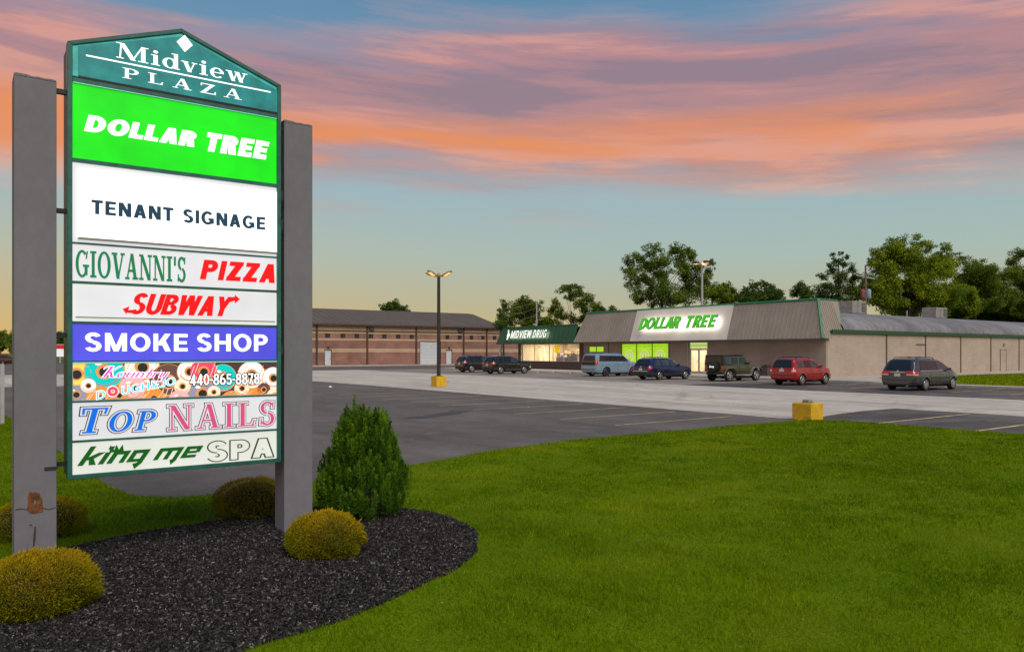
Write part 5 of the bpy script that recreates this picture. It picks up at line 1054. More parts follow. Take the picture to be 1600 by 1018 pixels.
def car(name, label, loc, sp, paint, rz=0.0, group='cars parked nose in before the stores'):
    L_, W, wb, rax, wr = sp['L'], sp['W'], sp['wb'], sp['rax'], sp['wr']; hw = W/2; X0 = -(rax+wb/2)
    top, belt, bot, wid = smoothtab(sp['top'], .05), smoothtab(sp['belt'], .1), smoothtab(sp.get('bot') or [(0,.40),(.35,.28),(L_-.5,.26),(L_,.36)], .08), smoothtab(sp['wid'], .05)
    tum = sp.get('tum', .30); root = thing(name, label, sp['cat'], loc, rz, group)
    def sec(x):
        t_, b_ = top(x), belt(x); b_ = min(b_, t_-.02); z0 = bot(x); w_ = wid(x)*hw; h = t_-b_; zm = z0+(b_-z0)*.55; rr = min(.09, h*.3)
        return [(0,z0),(w_*.82,z0),(w_*.95,z0+.06),(w_*.985,z0+.18 if z0+.18 < zm else zm-.01),(w_,zm),(w_*.992,b_-(b_-zm)*.35),(w_*.965,b_-.02),(w_*.935,b_+.004),
                (w_*.93-tum*(h-rr)*.5,b_+(h-rr)*.5),(w_*.93-tum*(h-rr),b_+h-rr),(w_*.93-tum*h-rr*.35,b_+h-rr*.35),((w_*.93-tum*h)*.86-.02,t_+.0),((w_*.93-tum*h)*.5,t_+.018),(0,t_+.025)]
    def wz(x, z):
        s = sec(x)
        for (ya, za), (yb, zb2) in zip(s[1:], s[2:]):
            if za <= z <= zb2 and zb2 > za: return ya+(yb-ya)*(z-za)/(zb2-za)
        return s[9][0]
    xs = sorted({round(v, 3) for v in list(np.linspace(0, L_, 60))+[.03, .06, .1, .15, .2, L_-.03, L_-.08, L_-.15]+[rax-wr, rax, rax+wr, rax+wb]})
    q = MB(); R = []
    for x in xs:
        s = sec(x); ring = s+[(-y, z) for y, z in s[-2:0:-1]]; R.append(len(q.v)); q.v += [(x+X0, y, z) for y, z in ring]; n = len(ring)
    for a, b in zip(R, R[1:]):
        for k in range(n): k2 = (k+1) % n; q.f.append((a+k, a+k2, b+k2, b+k)); q.m.append(0)
    q.f.append(tuple(R[0]+k for k in range(n))); q.f.append(tuple(R[-1]+k for k in range(n))[::-1]); q.m += [0, 0]
    body = q.build('body', [paint, 'well_black'], root, smooth=32)
    # wheel wells cut with a cylinder each
    cut = MB()
    for ax in (rax, rax+wb):
        for s in (-1, 1): cut.lathe([(wr*1.17, s*(hw-.34)), (wr*1.17, s*(hw+.2))], (ax+X0, 0, wr), 'y', 28)
    cut.mi = 0; cm = cut.mesh('cut', ['well_black']); co = bpy.data.objects.new('cut', cm); C.objects.link(co); co.parent = root
    md = body.modifiers.new('wells', 'BOOLEAN'); md.operation = 'DIFFERENCE'; md.object = co; md.solver = 'EXACT'; md.material_mode = 'TRANSFER'
    bpy.context.view_layer.update(); ev = body.evaluated_get(bpy.context.evaluated_depsgraph_get()); me = bpy.data.meshes.new_from_object(ev); body.modifiers.clear(); body.data = me; me.name = 'body'
    me.set_sharp_from_angle(angle=math.radians(32)); bpy.data.objects.remove(co)
    # wheels
    wt = MB().lathe([(wr*.66,-.105),(wr*.90,-.118),(wr*.985,-.085),(wr,0),(wr*.985,.085),(wr*.90,.118),(wr*.66,.105)], axis='y', n=30, close=True).mesh('tyre', 'tyre', 50)
    nsp = sp.get('spokes', 5); rim = MB().lathe([(wr*.69,-.110),(wr*.64,-.122),(wr*.60,-.06),(wr*.60,.05),(wr*.67,.05)], axis='y', n=26, close=True); rm = rim.mesh('rim', sp.get('rim', 'alloy'), 50)
    q = MB()
    for k in range(nsp):
        for off in ((-.11, .11) if sp.get('split') else (0,)):
            a = 2*math.pi*k/nsp+off; a2 = 2*math.pi*k/nsp+off*1.9; dx, dz = math.cos(a2), math.sin(a2); cx, cz = math.cos(a), math.sin(a); ww = wr*(.062 if sp.get('split') else .10)
            q.hexa([(cx*wr*.08-cz*ww*1.2,-.095,cz*wr*.08+cx*ww*1.2),(cx*wr*.08+cz*ww*1.2,-.095,cz*wr*.08-cx*ww*1.2),(dx*wr*.63+dz*ww,-.10,dz*wr*.63-dx*ww),(dx*wr*.63-dz*ww,-.10,dz*wr*.63+dx*ww)],
                   [(cx*wr*.08-cz*ww*1.2,-.122,cz*wr*.08+cx*ww*1.2),(cx*wr*.08+cz*ww*1.2,-.122,cz*wr*.08-cx*ww*1.2),(dx*wr*.63+dz*ww*.8,-.120,dz*wr*.63-dx*ww*.8),(dx*wr*.63-dz*ww*.8,-.120,dz*wr*.63+dx*ww*.8)])
    q.lathe([(wr*.15,-.09),(wr*.14,-.128),(wr*.06,-.132)], axis='y', n=12); sm = q.mesh('spokes', sp.get('rim', 'alloy')); bk = MB().lathe([(wr*.60,-.045),(wr*.60,-.04)], axis='y', n=20).mesh('brake_disc', 'well_black')
    for ax in (rax, rax+wb):
        for s in (-1, 1):
            wh = link('wheel', wt, root, loc=(ax+X0, s*(hw-.125), wr)); wh.rotation_euler = (0, random.random()*2 if False else 0, 0 if s < 0 else math.pi)
            for nme, m_ in (('rim', rm), ('spokes', sm), ('brake_disc', bk)): c_ = link(nme, m_, wh); c_.rotation_euler = (0, .3*ax, 0)
    # flared arch lips
    for ax in (rax, rax+wb):
        for s in (-1, 1):
            q = MB(); ni = 14; P = []
            for k in range(ni+1):
                a = math.radians(-12+204*k/ni); r1, r2 = wr*1.17, wr*1.17+sp.get('lip', .045); x1, z1 = ax+math.cos(a)*r1, wr+math.sin(a)*r1; x2, z2 = ax+math.cos(a)*r2, wr+math.sin(a)*r2
                z1c, z2c = max(z1, .26), max(z2, .26); P.append(((x1+X0, s*(wz(min(max(x1,0),L_), z1c)-.03), z1c), (x1+X0, s*(wz(min(max(x1,0),L_), z1c)+.022), z1c), (x2+X0, s*(wz(min(max(x2,0),L_), z2c)+.012), z2c), (x2+X0, s*(wz(min(max(x2,0),L_), z2c)-.02), z2c)))
            for a, b in zip(P, P[1:]):
                for i in range(4): j = (i+1) % 4; q.face([a[i], a[j], b[j], b[i]])
            q.build('wheel_arch', sp.get('archm', paint), root, smooth=50)
    # side glass: polygons in (x, z), set proud of the cabin side
    def patch(pts, s, m, nm, off=.008, nx=8, nz=4, par=root, lab=None):
        q = MB(); (x0,z0),(x1,z1),(x2,z2),(x3,z3) = pts     # bl, br, tr, tl
        g = [[None]*(nx+1) for _ in range(nz+1)]
        for j in range(nz+1):
            for i in range(nx+1):
                u, v = i/nx, j/nz; xa_ = x0+(x1-x0)*u; za_ = z0+(z1-z0)*u; xb_ = x3+(x2-x3)*u; zb_ = z3+(z2-z3)*u; x, z = xa_+(xb_-xa_)*v, za_+(zb_-za_)*v
                g[j][i] = (x+X0, s*(wz(x, z)+off), z)
        for j in range(nz):
            for i in range(nx): q.face([g[j][i], g[j][i+1], g[j+1][i+1], g[j+1][i]])
        o = q.build(nm, m, par, smooth=60); 
        if lab: o['label'] = lab
        return o
    for s in (-1, 1):
        if sp.get('dlo'): patch(sp['dlo'], s, sp.get('dlom', 'car_plastic'), 'window_surround', .004, 16, 4)
        for i, pt in enumerate(sp['side']): patch(pt, s, sp.get('sidem', ['car_glass_clear']*9)[i], 'side_window', .010, 6, 4)
        for (x0, x1, z) in sp.get('mould', []): patch([(x0,z-.02),(x1,z-.02),(x1,z+.02),(x0,z+.02)], s, sp.get('mouldm', 'car_plastic'), 'side_moulding', .012, 12, 1)
        for x in sp['gaps']: patch([(x-.006,.42),(x+.006,.42),(x+.006,belt(x)-.03),(x-.006,belt(x)-.03)], s, 'well_black', 'door_gap', .003, 1, 8)
        for x in sp['handles']: zz = belt(x)-.13; MB().box(x+X0-.10, x+X0+.10, min(s*(wz(x, zz)-.005), s*(wz(x, zz)+.03)), max(s*(wz(x, zz)-.005), s*(wz(x, zz)+.03)), zz-.016, zz+.016).build('door_handle', sp.get('handlem', paint), root)
        xm, zm_ = sp['mirror']; y = wz(xm, zm_); b = MB().hexa([(xm+X0-.06,s*(y+.02),zm_-.02),(xm+X0+.09,s*(y+.02),zm_),(xm+X0+.07,s*(y+.22),zm_-.01),(xm+X0-.05,s*(y+.22),zm_-.03)], [(xm+X0-.06,s*(y+.02),zm_+.06),(xm+X0+.07,s*(y+.02),zm_+.08),(xm+X0+.05,s*(y+.22),zm_+.14),(xm+X0-.05,s*(y+.22),zm_+.13)]).build('mirror', sp.get('mirrorm', paint), root); bevel(b, .02, 2)
        # rocker strip
        patch([(rax+wr*1.3,.27),(rax+wb-wr*1.3,.27),(rax+wb-wr*1.3,.37),(rax+wr*1.3,.37)], s, sp.get('rockm', 'car_plastic'), 'rocker', .014, 8, 1)
        # headlamps (hidden from here) and front lamp wrap
        xl = L_-.25; patch([(xl-.25, belt(xl)-.24), (xl+.1, belt(xl)-.26), (xl+.1, belt(xl)-.12), (xl-.2, belt(xl)-.10)], s, 'lamp_clear', 'headlight', .01, 4, 2)
        if sp.get('rails'):
            x0, x1 = sp['rails']; q = MB(); P = []
            for k in range(9): x = x0+(x1-x0)*k/8; P.append((x+X0, s*(wz(x, top(x)-.04)-.06), top(x)+(.0 if k in (0, 8) else .055)))
            q.tube(P, .018, 6).build('roof_rail', sp.get('railm', 'car_plastic'), root, smooth=50)
    if sp.get('rails'):
        for f in (.2, .8):
            x = sp['rails'][0]+(sp['rails'][1]-sp['rails'][0])*f; yy = wz(x, top(x)-.04)-.06; MB().tube([(x+X0,-yy,top(x)+.05),(x+X0,0,top(x)+.075),(x+X0,yy,top(x)+.05)], .016, 6).build('roof_bar', 'car_plastic', root)
    # rear and front glass: polygons in (y fraction, z)
    def xr(z):
        x = 0.0
        while top(x)-.01 < z and x < 1.2: x += .01
        return x
    def xf(z):
        x = L_
        while top(x)-.005 < z and x > L_*.4: x -= .01
        return x
    def rear_patch(z0, z1, f0, f1, m, nm, off=.012, nz=6, fy=None, lab=None, rnd=0):
        q = MB(); rows_ = []
        for j in range(nz+1):
            z = z0+(z1-z0)*j/nz; x = xr(z); yw = wz(max(x, .12), z); fa, fb = f0, f1
            if rnd and (j == 0 or j == nz): fa, fb = f0*(1-rnd), f1*(1-rnd)
            sl2 = (xr(z+.05)-xr(z-.05))/.1
            nxo, nzo = -1/math.hypot(1, sl2), sl2/math.hypot(1, sl2)
            rows_.append([(x+X0+nxo*off-(.0 if x > .02 else .0)+.0, yw*(fa+(fb-fa)*i/8), z+nzo*off) for i in range(9)])
        for a, b in zip(rows_, rows_[1:]):
            for i in range(8): q.face([a[i], a[i+1], b[i+1], b[i]])
        o = q.build(nm, m, root, smooth=50)
        if lab: o['label'] = lab
        return o
    rz0, rz1, rf = sp['rearwin']; rear_patch(rz0-.03, rz1+.03, -rf-.03, rf+.03, 'car_plastic', 'window_surround', .030, 8, rnd=.02); rear_patch(rz0, rz1, -rf, rf, 'car_glass', 'rear_window', .042, 8, rnd=.03)
    wi = MB(); zz = rz0+.03; x = xr(zz); wi.tube([(x+X0-.03, .05, zz), (xr(zz+.08)+X0-.03, -.35, zz+.10)], .012, 5).build('wiper', 'car_plastic', root)
    q = MB(); rows_ = []; fz0, fz1 = sp['front']
    for j in range(7):
        z = fz0+(fz1-fz0)*j/6; x = xf(z); yw = wz(x-.05, min(z, top(x-.05)-.03))*.93; rows_.append([(x+X0+.012-.03*(i/4-1)**2, yw*(i/4-1), z+.012) for i in range(9)])
    for a, b in zip(rows_, rows_[1:]):
        for i in range(8): q.face([a[i], a[i+1], b[i+1], b[i]])
    q.build('windscreen', 'car_glass', root, smooth=60)
    # bumper wraps from the back round both corners
    bz0, bz1 = sp['bumper']; q = MB(); rows_ = []
    for j in range(7):
        f = j/6; z = bz0+(bz1-bz0)*f; o_ = .055*math.sin(math.pi*min(1, .30+f*.62)); x0_ = xr(z); row = []
        hw1 = wz(x0_+.10, z)
        for k in range(17):
            u = k/8-1; au = abs(u)
            if au < .72: row.append((x0_+X0-o_+.03*(au/.72)**3, u/.72*hw1*.90, z))
            else: v = (au-.72)/.28; xx = x0_+.03+v*.42; row.append((xx+X0-o_*(1-v), math.copysign(wz(max(xx, .06), z)*(.90+.10*min(1, v*2.2))+o_*.35*(1-v*.6), u), z))
        rows_.append(row)
    inner = [(x+.10, y*.96, z) for x, y, z in rows_[-1]]; rows_.append(inner)
    for a_, b_ in zip(rows_, rows_[1:]):
        for i in range(16): q.face([a_[i], a_[i+1], b_[i+1], b_[i]])
    bmp = q.build('rear_bumper', sp.get('bumpm', 'car_plastic'), root, smooth=40)
    if sp.get('bumpstrip'): z, m = sp['bumpstrip']; MB().box(X0-.075, X0-.062, -hw*.8, hw*.8, z-.03, z+.03).build('bumper_strip', m, root)
    # plate
    pzv, pyv = sp['plate']; x = xr(pzv); MB().box(x+X0-.035-sp.get('plx', 0), x+X0-.02-sp.get('plx', 0), pyv-.16, pyv+.16, pzv-.08, pzv+.08).build('number_plate', 'plate', root)
    if sp.get('chromebar'): z, hh, f = sp['chromebar']; x = xr(z); MB().box(x+X0-.035, x+X0-.005, -hw*f, hw*f, z-hh, z+hh).build('trim_bar', 'chrome', root)
    x = xr(sp.get('badge', pzv+.2)); MB().lathe([(.055, -.03), (.05, -.024), (.04, -.02)], (x+X0, 0, sp.get('badge', pzv+.2)), 'x', 12).build('badge', 'chrome', root)
    # tail lamps wrapping the corner
    for s in (-1, 1):
        for (z0, z1, fin, xo, m) in sp['tail']:
            q = MB(); rows_ = []
            for j in range(5):
                z = z0+(z1-z0)*j/4; x = xr(z); row = [(x+X0-.018, s*wz(x+.12, z)*(fin+(.93-fin)*i/3), z) for i in range(4)]
                row += [(x+X0+.02+(xo-.02)*i/5, s*(wz(x+.02+(xo-.02)*i/5, z)+.012), z) for i in range(6)]; rows_.append(row)
            for a, b in zip(rows_, rows_[1:]):
                for i in range(len(a)-1): q.face([a[i], a[i+1], b[i+1], b[i]])
            q.build('tail_light', m, root, smooth=40)
    # exhaust and underbody
    MB().box(.35+X0, L_-.4+X0, -hw*.62, hw*.62, .20, .33).build('underbody', 'well_black', root); MB().lathe([(.035,-.12),(.035,.05)], (X0+.05, -hw*.55, .27), 'x', 10).build('exhaust_pipe', 'steel_grey', root)
    for fn in sp.get('extra', []): fn(root, X0, hw, xr, wz, top)
    return root
G = 'car_glass'; K_ = 'car_glass_clear'
def spec(**k): return k
minivan = spec(cat='minivan', L=5.15, W=2.0, wb=3.0, rax=1.12, wr=.345, tum=.34,
  top=[(0,.62),(.03,.98),(.10,1.10),(.36,1.56),(.50,1.68),(1.0,1.745),(2.2,1.75),(3.0,1.68),(3.35,1.56),(4.25,1.08),(4.75,.95),(5.05,.78),(5.15,.50)], belt=[(0,1.0),(.6,1.04),(3.9,1.02),(4.3,1.0),(4.8,.86),(5.15,.48)],
  wid=[(0,.84),(.08,.92),(.25,.975),(.6,1),(4.2,.99),(4.7,.92),(5.0,.80),(5.15,.62)], dlo=[(.62,1.09),(3.95,1.06),(3.05,1.58),(.86,1.62)], dlom='car_plastic', side=[[(.68,1.11),(1.42,1.11),(1.40,1.58),(.86,1.58)],[(1.47,1.11),(2.55,1.10),(2.45,1.60),(1.45,1.60)],[(2.62,1.10),(3.78,1.08),(3.05,1.54),(2.53,1.59)]], sidem=[G,G,K_],
  gaps=[1.62,2.60,3.66], handles=[2.40,2.80], handlem='chrome', mirror=(3.55,1.10), rearwin=(1.13,1.60,.80), front=(1.10,1.60), bumper=(.30,.62), bumpm='paint_grey', plate=(.86,0), chromebar=(1.0,.022,.42), badge=1.06, tail=[(.90,1.06,.50,.30,'tail_red'),(.84,.895,.52,.28,'lamp_clear')], rails=(.75,2.7), spokes=7, mould=[(.62,3.9,1.075)], mouldm='chrome', rockm='paint_grey')
red_suv = spec(cat='suv', L=4.44, W=1.81, wb=2.62, rax=.92, wr=.35, tum=.26, lip=.07,
  top=[(0,.60),(.02,1.02),(.07,1.10),(.26,1.58),(.36,1.66),(.8,1.70),(2.1,1.70),(2.55,1.60),(3.20,1.14),(3.4,1.10),(4.2,1.02),(4.38,.9),(4.44,.55)], belt=[(0,1.06),(3.1,1.06),(3.3,1.03),(4.2,.96),(4.44,.52)],
  wid=[(0,.88),(.06,.95),(.2,.99),(.5,1),(3.9,.99),(4.25,.9),(4.44,.75)], side=[[(.52,1.12),(1.10,1.12),(1.10,1.55),(.62,1.55)],[(1.24,1.12),(1.98,1.11),(1.95,1.56),(1.24,1.56)],[(2.06,1.11),(2.98,1.11),(2.48,1.52),(2.04,1.56)]], sidem=[K_,G,K_],
  gaps=[1.17,2.02,3.0], handles=[1.75,2.72], handlem='paint_red', mirror=(2.88,1.14), rearwin=(1.13,1.56,.84), front=(1.16,1.55), bumper=(.38,.70), bumpm='paint_red', bumpstrip=(.64,'alloy_dark'), plate=(.94,0), badge=1.06, tail=[(.98,1.12,.80,.16,'tail_red'),(.86,.975,.80,.16,'lamp_clear'),(.76,.855,.80,.16,'tail_red')], rails=(.55,2.2), spokes=5, split=True, rockm='chrome', mould=[])
expedition = spec(cat='suv', L=5.33, W=2.05, wb=3.11, rax=1.18, wr=.40, tum=.22, lip=.05,
  top=[(0,.66),(.02,1.10),(.05,1.30),(.16,1.80),(.26,1.90),(.8,1.95),(2.9,1.94),(3.35,1.84),(4.05,1.34),(4.2,1.28),(5.1,1.18),(5.26,1.02),(5.33,.6)], belt=[(0,1.24),(3.9,1.22),(4.15,1.18),(5.1,1.06),(5.33,.56)],
  wid=[(0,.90),(.05,.96),(.2,.99),(.5,1),(4.8,.99),(5.1,.93),(5.33,.8)], dlo=[(.40,1.30),(3.85,1.28),(3.32,1.76),(.55,1.80)], dlom='car_plastic', side=[[(.46,1.32),(1.45,1.32),(1.45,1.77),(.60,1.77)],[(1.52,1.32),(2.45,1.31),(2.42,1.78),(1.52,1.78)],[(2.54,1.31),(3.72,1.30),(3.30,1.73),(2.50,1.78)]], sidem=[G,G,G],
  gaps=[1.60,2.50,3.78], handles=[2.22,3.2], mirror=(3.55,1.32), rearwin=(1.34,1.74,.84), front=(1.38,1.8), bumper=(.40,.80), bumpm='paint_skyblue', bumpstrip=(.62,'car_plastic'), plate=(1.08,0), badge=1.24, tail=[(1.0,1.40,.84,.20,'tail_red')], rails=(.7,3.0), railm='chrome', spokes=6, rim='alloy_dark', mould=[], tum2=0)
def exped_tail(root, X0, hw, xr, wz, top):
    q = MB().box(X0-.030, X0-.008, -hw*.80, hw*.80, .98, 1.26); q.build('tailgate_panel', 'car_plastic', root)
expedition['extra'] = [exped_tail]; expedition['plx'] = .03
wagon = spec(cat='station wagon', L=5.07, W=1.90, wb=2.87, rax=1.12, wr=.345, tum=.34, lip=.06,
  top=[(0,.60),(.03,.98),(.09,1.08),(.34,1.50),(.45,1.58),(.9,1.64),(2.1,1.64),(2.65,1.56),(3.45,1.08),(3.6,1.05),(4.6,.94),(4.98,.80),(5.07,.5)], belt=[(0,1.0),(3.4,.99),(3.6,.97),(4.6,.86),(5.07,.48)],
  wid=[(0,.86),(.08,.93),(.25,.98),(.6,1),(4.3,.98),(4.7,.9),(5.07,.66)], side=[[(.56,1.06),(1.30,1.06),(1.30,1.50),(.78,1.50)],[(1.42,1.06),(2.28,1.05),(2.22,1.51),(1.42,1.51)],[(2.38,1.05),(3.22,1.04),(2.66,1.46),(2.33,1.51)]], sidem=[K_,K_,K_],
  gaps=[1.36,2.33,3.3], handles=[2.10,3.05], mirror=(3.10,1.08), rearwin=(1.10,1.50,.80), front=(1.10,1.50), bumper=(.32,.64), bumpm='car_plastic', bumpstrip=(.66,'alloy'), plate=(.80,.02), badge=.98, tail=[(.80,1.02,.80,.22,'tail_red')], rails=(.8,2.3), spokes=5, mould=[(1.5,3.6,.46)], mouldm='alloy_dark')
cuv = spec(cat='suv', L=4.88, W=1.93, wb=2.82, rax=.98, wr=.37, tum=.32, lip=.05,
  top=[(0,.66),(.02,1.0),(.08,1.14),(.36,1.55),(.50,1.66),(1.0,1.72),(2.3,1.70),(2.8,1.58),(3.55,1.14),(3.8,1.10),(4.6,.98),(4.82,.82),(4.88,.5)], belt=[(0,1.06),(1.0,1.09),(3.5,1.05),(3.8,1.0),(4.6,.88),(4.88,.48)],
  wid=[(0,.85),(.08,.93),(.25,.98),(.6,1),(4.2,.98),(4.6,.9),(4.88,.68)], dlo=[(.60,1.13),(3.40,1.09),(2.70,1.54),(.80,1.58)], dlom='car_plastic', side=[[(.66,1.15),(1.30,1.14),(1.30,1.54),(.86,1.54)],[(1.36,1.14),(2.25,1.13),(2.20,1.56),(1.36,1.56)],[(2.32,1.13),(3.24,1.11),(2.70,1.50),(2.26,1.56)]], sidem=[G,G,K_],
  gaps=[1.34,2.28,3.25], handles=[2.05,2.98], handlem='chrome', mirror=(3.10,1.14), rearwin=(1.16,1.54,.78), front=(1.15,1.55), bumper=(.34,.68), bumpm='car_plastic', plate=(.88,0), badge=1.08, tail=[(.94,1.12,.62,.30,'tail_red')], rails=None, spokes=5, split=True, mould=[(1.5,3.4,.42)], mouldm='chrome')
cuv2 = dict(cuv, top=[(0,.66),(.02,1.0),(.08,1.14),(.30,1.56),(.44,1.66),(1.0,1.71),(2.3,1.70),(2.8,1.60),(3.5,1.16),(3.8,1.12),(4.6,1.0),(4.82,.84),(4.88,.5)], rails=(.8,2.4), bumper=(.36,.62), spokes=6, mould=[])
def jeep_extra(root, X0, hw, xr, wz, top):
    c = (X0-.02, -.02, 1.02); sp_ = MB().lathe([(.40,.0),(.415,-.04),(.40,-.22),(.36,-.25)], c, 'x', 30).build('spare_wheel', 'tyre', root, smooth=40)
    MB().lathe([(.355,-.251),(.34,-.262),(.02,-.266)], c, 'x', 30).build('wheel_cover', 'car_plastic', sp_, smooth=40)
    V, F = sans('jeep', .2, .17, 0, .07); lo, hi = V.min(0), V.max(0); q = MB()
    for f in F: q.face([(c[0]-.275, c[1]+.20-.42*(V[j, 0]-lo[0])/(hi[0]-lo[0]), c[2]-.08+.20*(V[j, 1]-lo[1])/(hi[1]-lo[1])) for j in f])
    q.build('lettering', 'ink_white', sp_)
    # boxy hard top edges, flat flares, steps
    for s in (-1, 1):
        for ax in (jeep['rax'], jeep['rax']+jeep['wb']):
            q = MB(); r1, wr = .52, jeep['wr']; P = [(-.62,.52),(-.50,.80),(-.34,.95),(.30,.95),(.46,.86),(.64,.52)]
            for (a, b), (c_, d) in zip(P, P[1:]):
                y0, y1 = s*(hw-.16), s*(hw+.09); q.hexa([(ax+X0+a, y0, b), (ax+X0+c_, y0, d), (ax+X0+c_, y1, d), (ax+X0+a, y1, b)], [(ax+X0+a*.96, y0, b+.055), (ax+X0+c_*.96, y0, d+.055), (ax+X0+c_*.96, y1, d+.045), (ax+X0+a*.96, y1, b+.045)])
            q.build('fender_flare', 'fender_grey', root, smooth=30)
        MB().box(X0+jeep['rax']+.62, X0+jeep['rax']+jeep['wb']-.66, min(s*(hw-.02), s*(hw+.08)), max(s*(hw-.02), s*(hw+.08)), .42, .50).build('side_step', 'steel_grey', root)
        MB().box(X0-.02, X0+.01, min(s*hw*.76, s*hw*.94), max(s*hw*.76, s*hw*.94), .86, 1.06).build('tail_light', 'tail_red', root)
    MB().box(X0-.16, X0+.02, -hw*.94, hw*.94, .52, .68).build('bumper_beam', 'car_plastic', root)
    MB().box(X0-.17, X0-.162, .55, .82, .56, .70).build('number_plate_light', 'plate', root)
mat('fender_grey', (.16,.155,.14), .6, n=(6, .2))
jeep = spec(cat='off-roader', L=4.55, W=1.76, wb=3.0, rax=.68, wr=.41, tum=.10, lip=.02, archm='car_plastic',
  top=[(0,.62),(.005,1.20),(.02,1.70),(.06,1.82),(.2,1.85),(2.35,1.85),(2.50,1.78),(2.85,1.24),(2.95,1.20),(4.3,1.10),(4.45,1.05),(4.55,.70)], belt=[(0,1.18),(2.85,1.18),(2.95,1.15),(4.4,1.04),(4.55,.66)], bot=[(0,.50),(4.55,.52)],
  wid=[(0,.97),(.05,1),(2.9,1),(3.0,.86),(4.0,.76),(4.55,.72)], dlo=[(.05,1.16),(.92,1.16),(.90,1.80),(.06,1.80)], dlom='car_plastic', side=[[(.14,1.22),(.82,1.22),(.82,1.70),(.14,1.70)],[(1.04,1.24),(1.64,1.24),(1.62,1.70),(1.04,1.70)],[(1.80,1.24),(2.66,1.24),(2.42,1.68),(1.78,1.70)]], sidem=[K_,G,G],
  gaps=[.98,1.72,2.70], handles=[1.60,2.50], handlem='car_plastic', mirror=(2.62,1.24), mirrorm='car_plastic', rearwin=(1.28,1.72,.84), front=(1.28,1.72), bumper=(.52,.64), bumpm='car_plastic', plate=(.63,.62), plx=.12, badge=.80, tail=[], rails=None, spokes=5, mould=[], extra=[jeep_extra], rockm='car_plastic', railm='car_plastic')
def place(px_rr, py_rr, sp, d=None):
    """where the photograph shows the rear right wheel touching the ground -> the car's middle"""
    d = d or CAMH*FPX/(py_rr-HORIZ); x, y = far(px_rr, d); return (x+sp['wb']/2, y+sp['W']/2-.1, -.025)
car('minivan', 'dark grey minivan with roof rails, the nearest car at the right', place(1445.5, 609, minivan, 41.3), minivan, 'paint_grey', -.015)
car('red_suv', 'red compact suv with black roof rack parked by the wall corner', place(1251.6, 600, red_suv, 48.2), red_suv, 'paint_red', .01)
jl = car('off_roader', 'olive green boxy off-roader with spare wheel on its tailgate', place(1139.5, 594, jeep, 54.5), jeep, 'paint_olive', -.01)
# dark hard top on the off-roader
Xj = -(jeep['rax']+jeep['wb']/2)
q = MB(); q.hexa([(Xj-.02,-.86,1.17),(Xj+.98,-.86,1.17),(Xj+.98,.86,1.17),(Xj-.02,.86,1.17)], [(Xj+.01,-.79,1.885),(Xj+.98,-.79,1.885),(Xj+.98,.79,1.885),(Xj+.01,.79,1.885)])
ht = q.build('hard_top', 'car_plastic', jl); bevel(ht, .03, 2)
for s in (-1, 1): MB().hexa([(Xj+.16,s*.862,1.24),(Xj+.84,s*.862,1.24),(Xj+.84,s*.855,1.24),(Xj+.16,s*.855,1.24)], [(Xj+.16,s*.812,1.74),(Xj+.84,s*.812,1.74),(Xj+.84,s*.80,1.74),(Xj+.16,s*.80,1.74)]).build('side_window', 'car_glass_clear', jl)
MB().hexa([(Xj-.025,-.70,1.27),(Xj-.01,-.70,1.27),(Xj-.01,.70,1.27),(Xj-.025,.70,1.27)], [(Xj-.008,-.68,1.76),(Xj+.01,-.68,1.76),(Xj+.01,.68,1.76),(Xj-.008,.68,1.76)]).build('rear_window', 'car_glass', jl)
MB().box(Xj+.98, Xj+2.42, -.78, .78, 1.868, 1.895).build('roof_panel', 'car_plastic', jl)
car('station_wagon', 'navy blue tall station wagon with grey wheel arches before the door', place(1030, 591, wagon, 57.5), dict(wagon, archm='alloy_dark'), 'paint_navy', .012)
car('large_suv', 'pale blue full size suv with black tailgate panel and roof', place(947, 587.5, expedition, 65.5), expedition, 'paint_skyblue', -.008)
car('black_suv', 'black suv with silver wheels, the one nearer the drug store window', place(782, 582.6, cuv, 73), dict(cuv, archm='alloy_dark'), 'paint_black_warm', .01)
car('black_suv', 'black suv parked farthest left, before the brick building door', place(737, 580, cuv2, 79), cuv2, 'paint_black', .0)
# distant traffic at the far left
far_car = dict(cuv, mould=[])
car('red_pickup', 'small distant dark red suv at the far left edge', (*far(5, 128), -.03), far_car, 'paint_maroon', .9, group='distant cars at the left')
car('distant_car', 'small distant pale suv behind the dark red one at far left', (*far(-6, 150), -.03), far_car, 'paint_skyblue', .9, group='distant cars at the left')
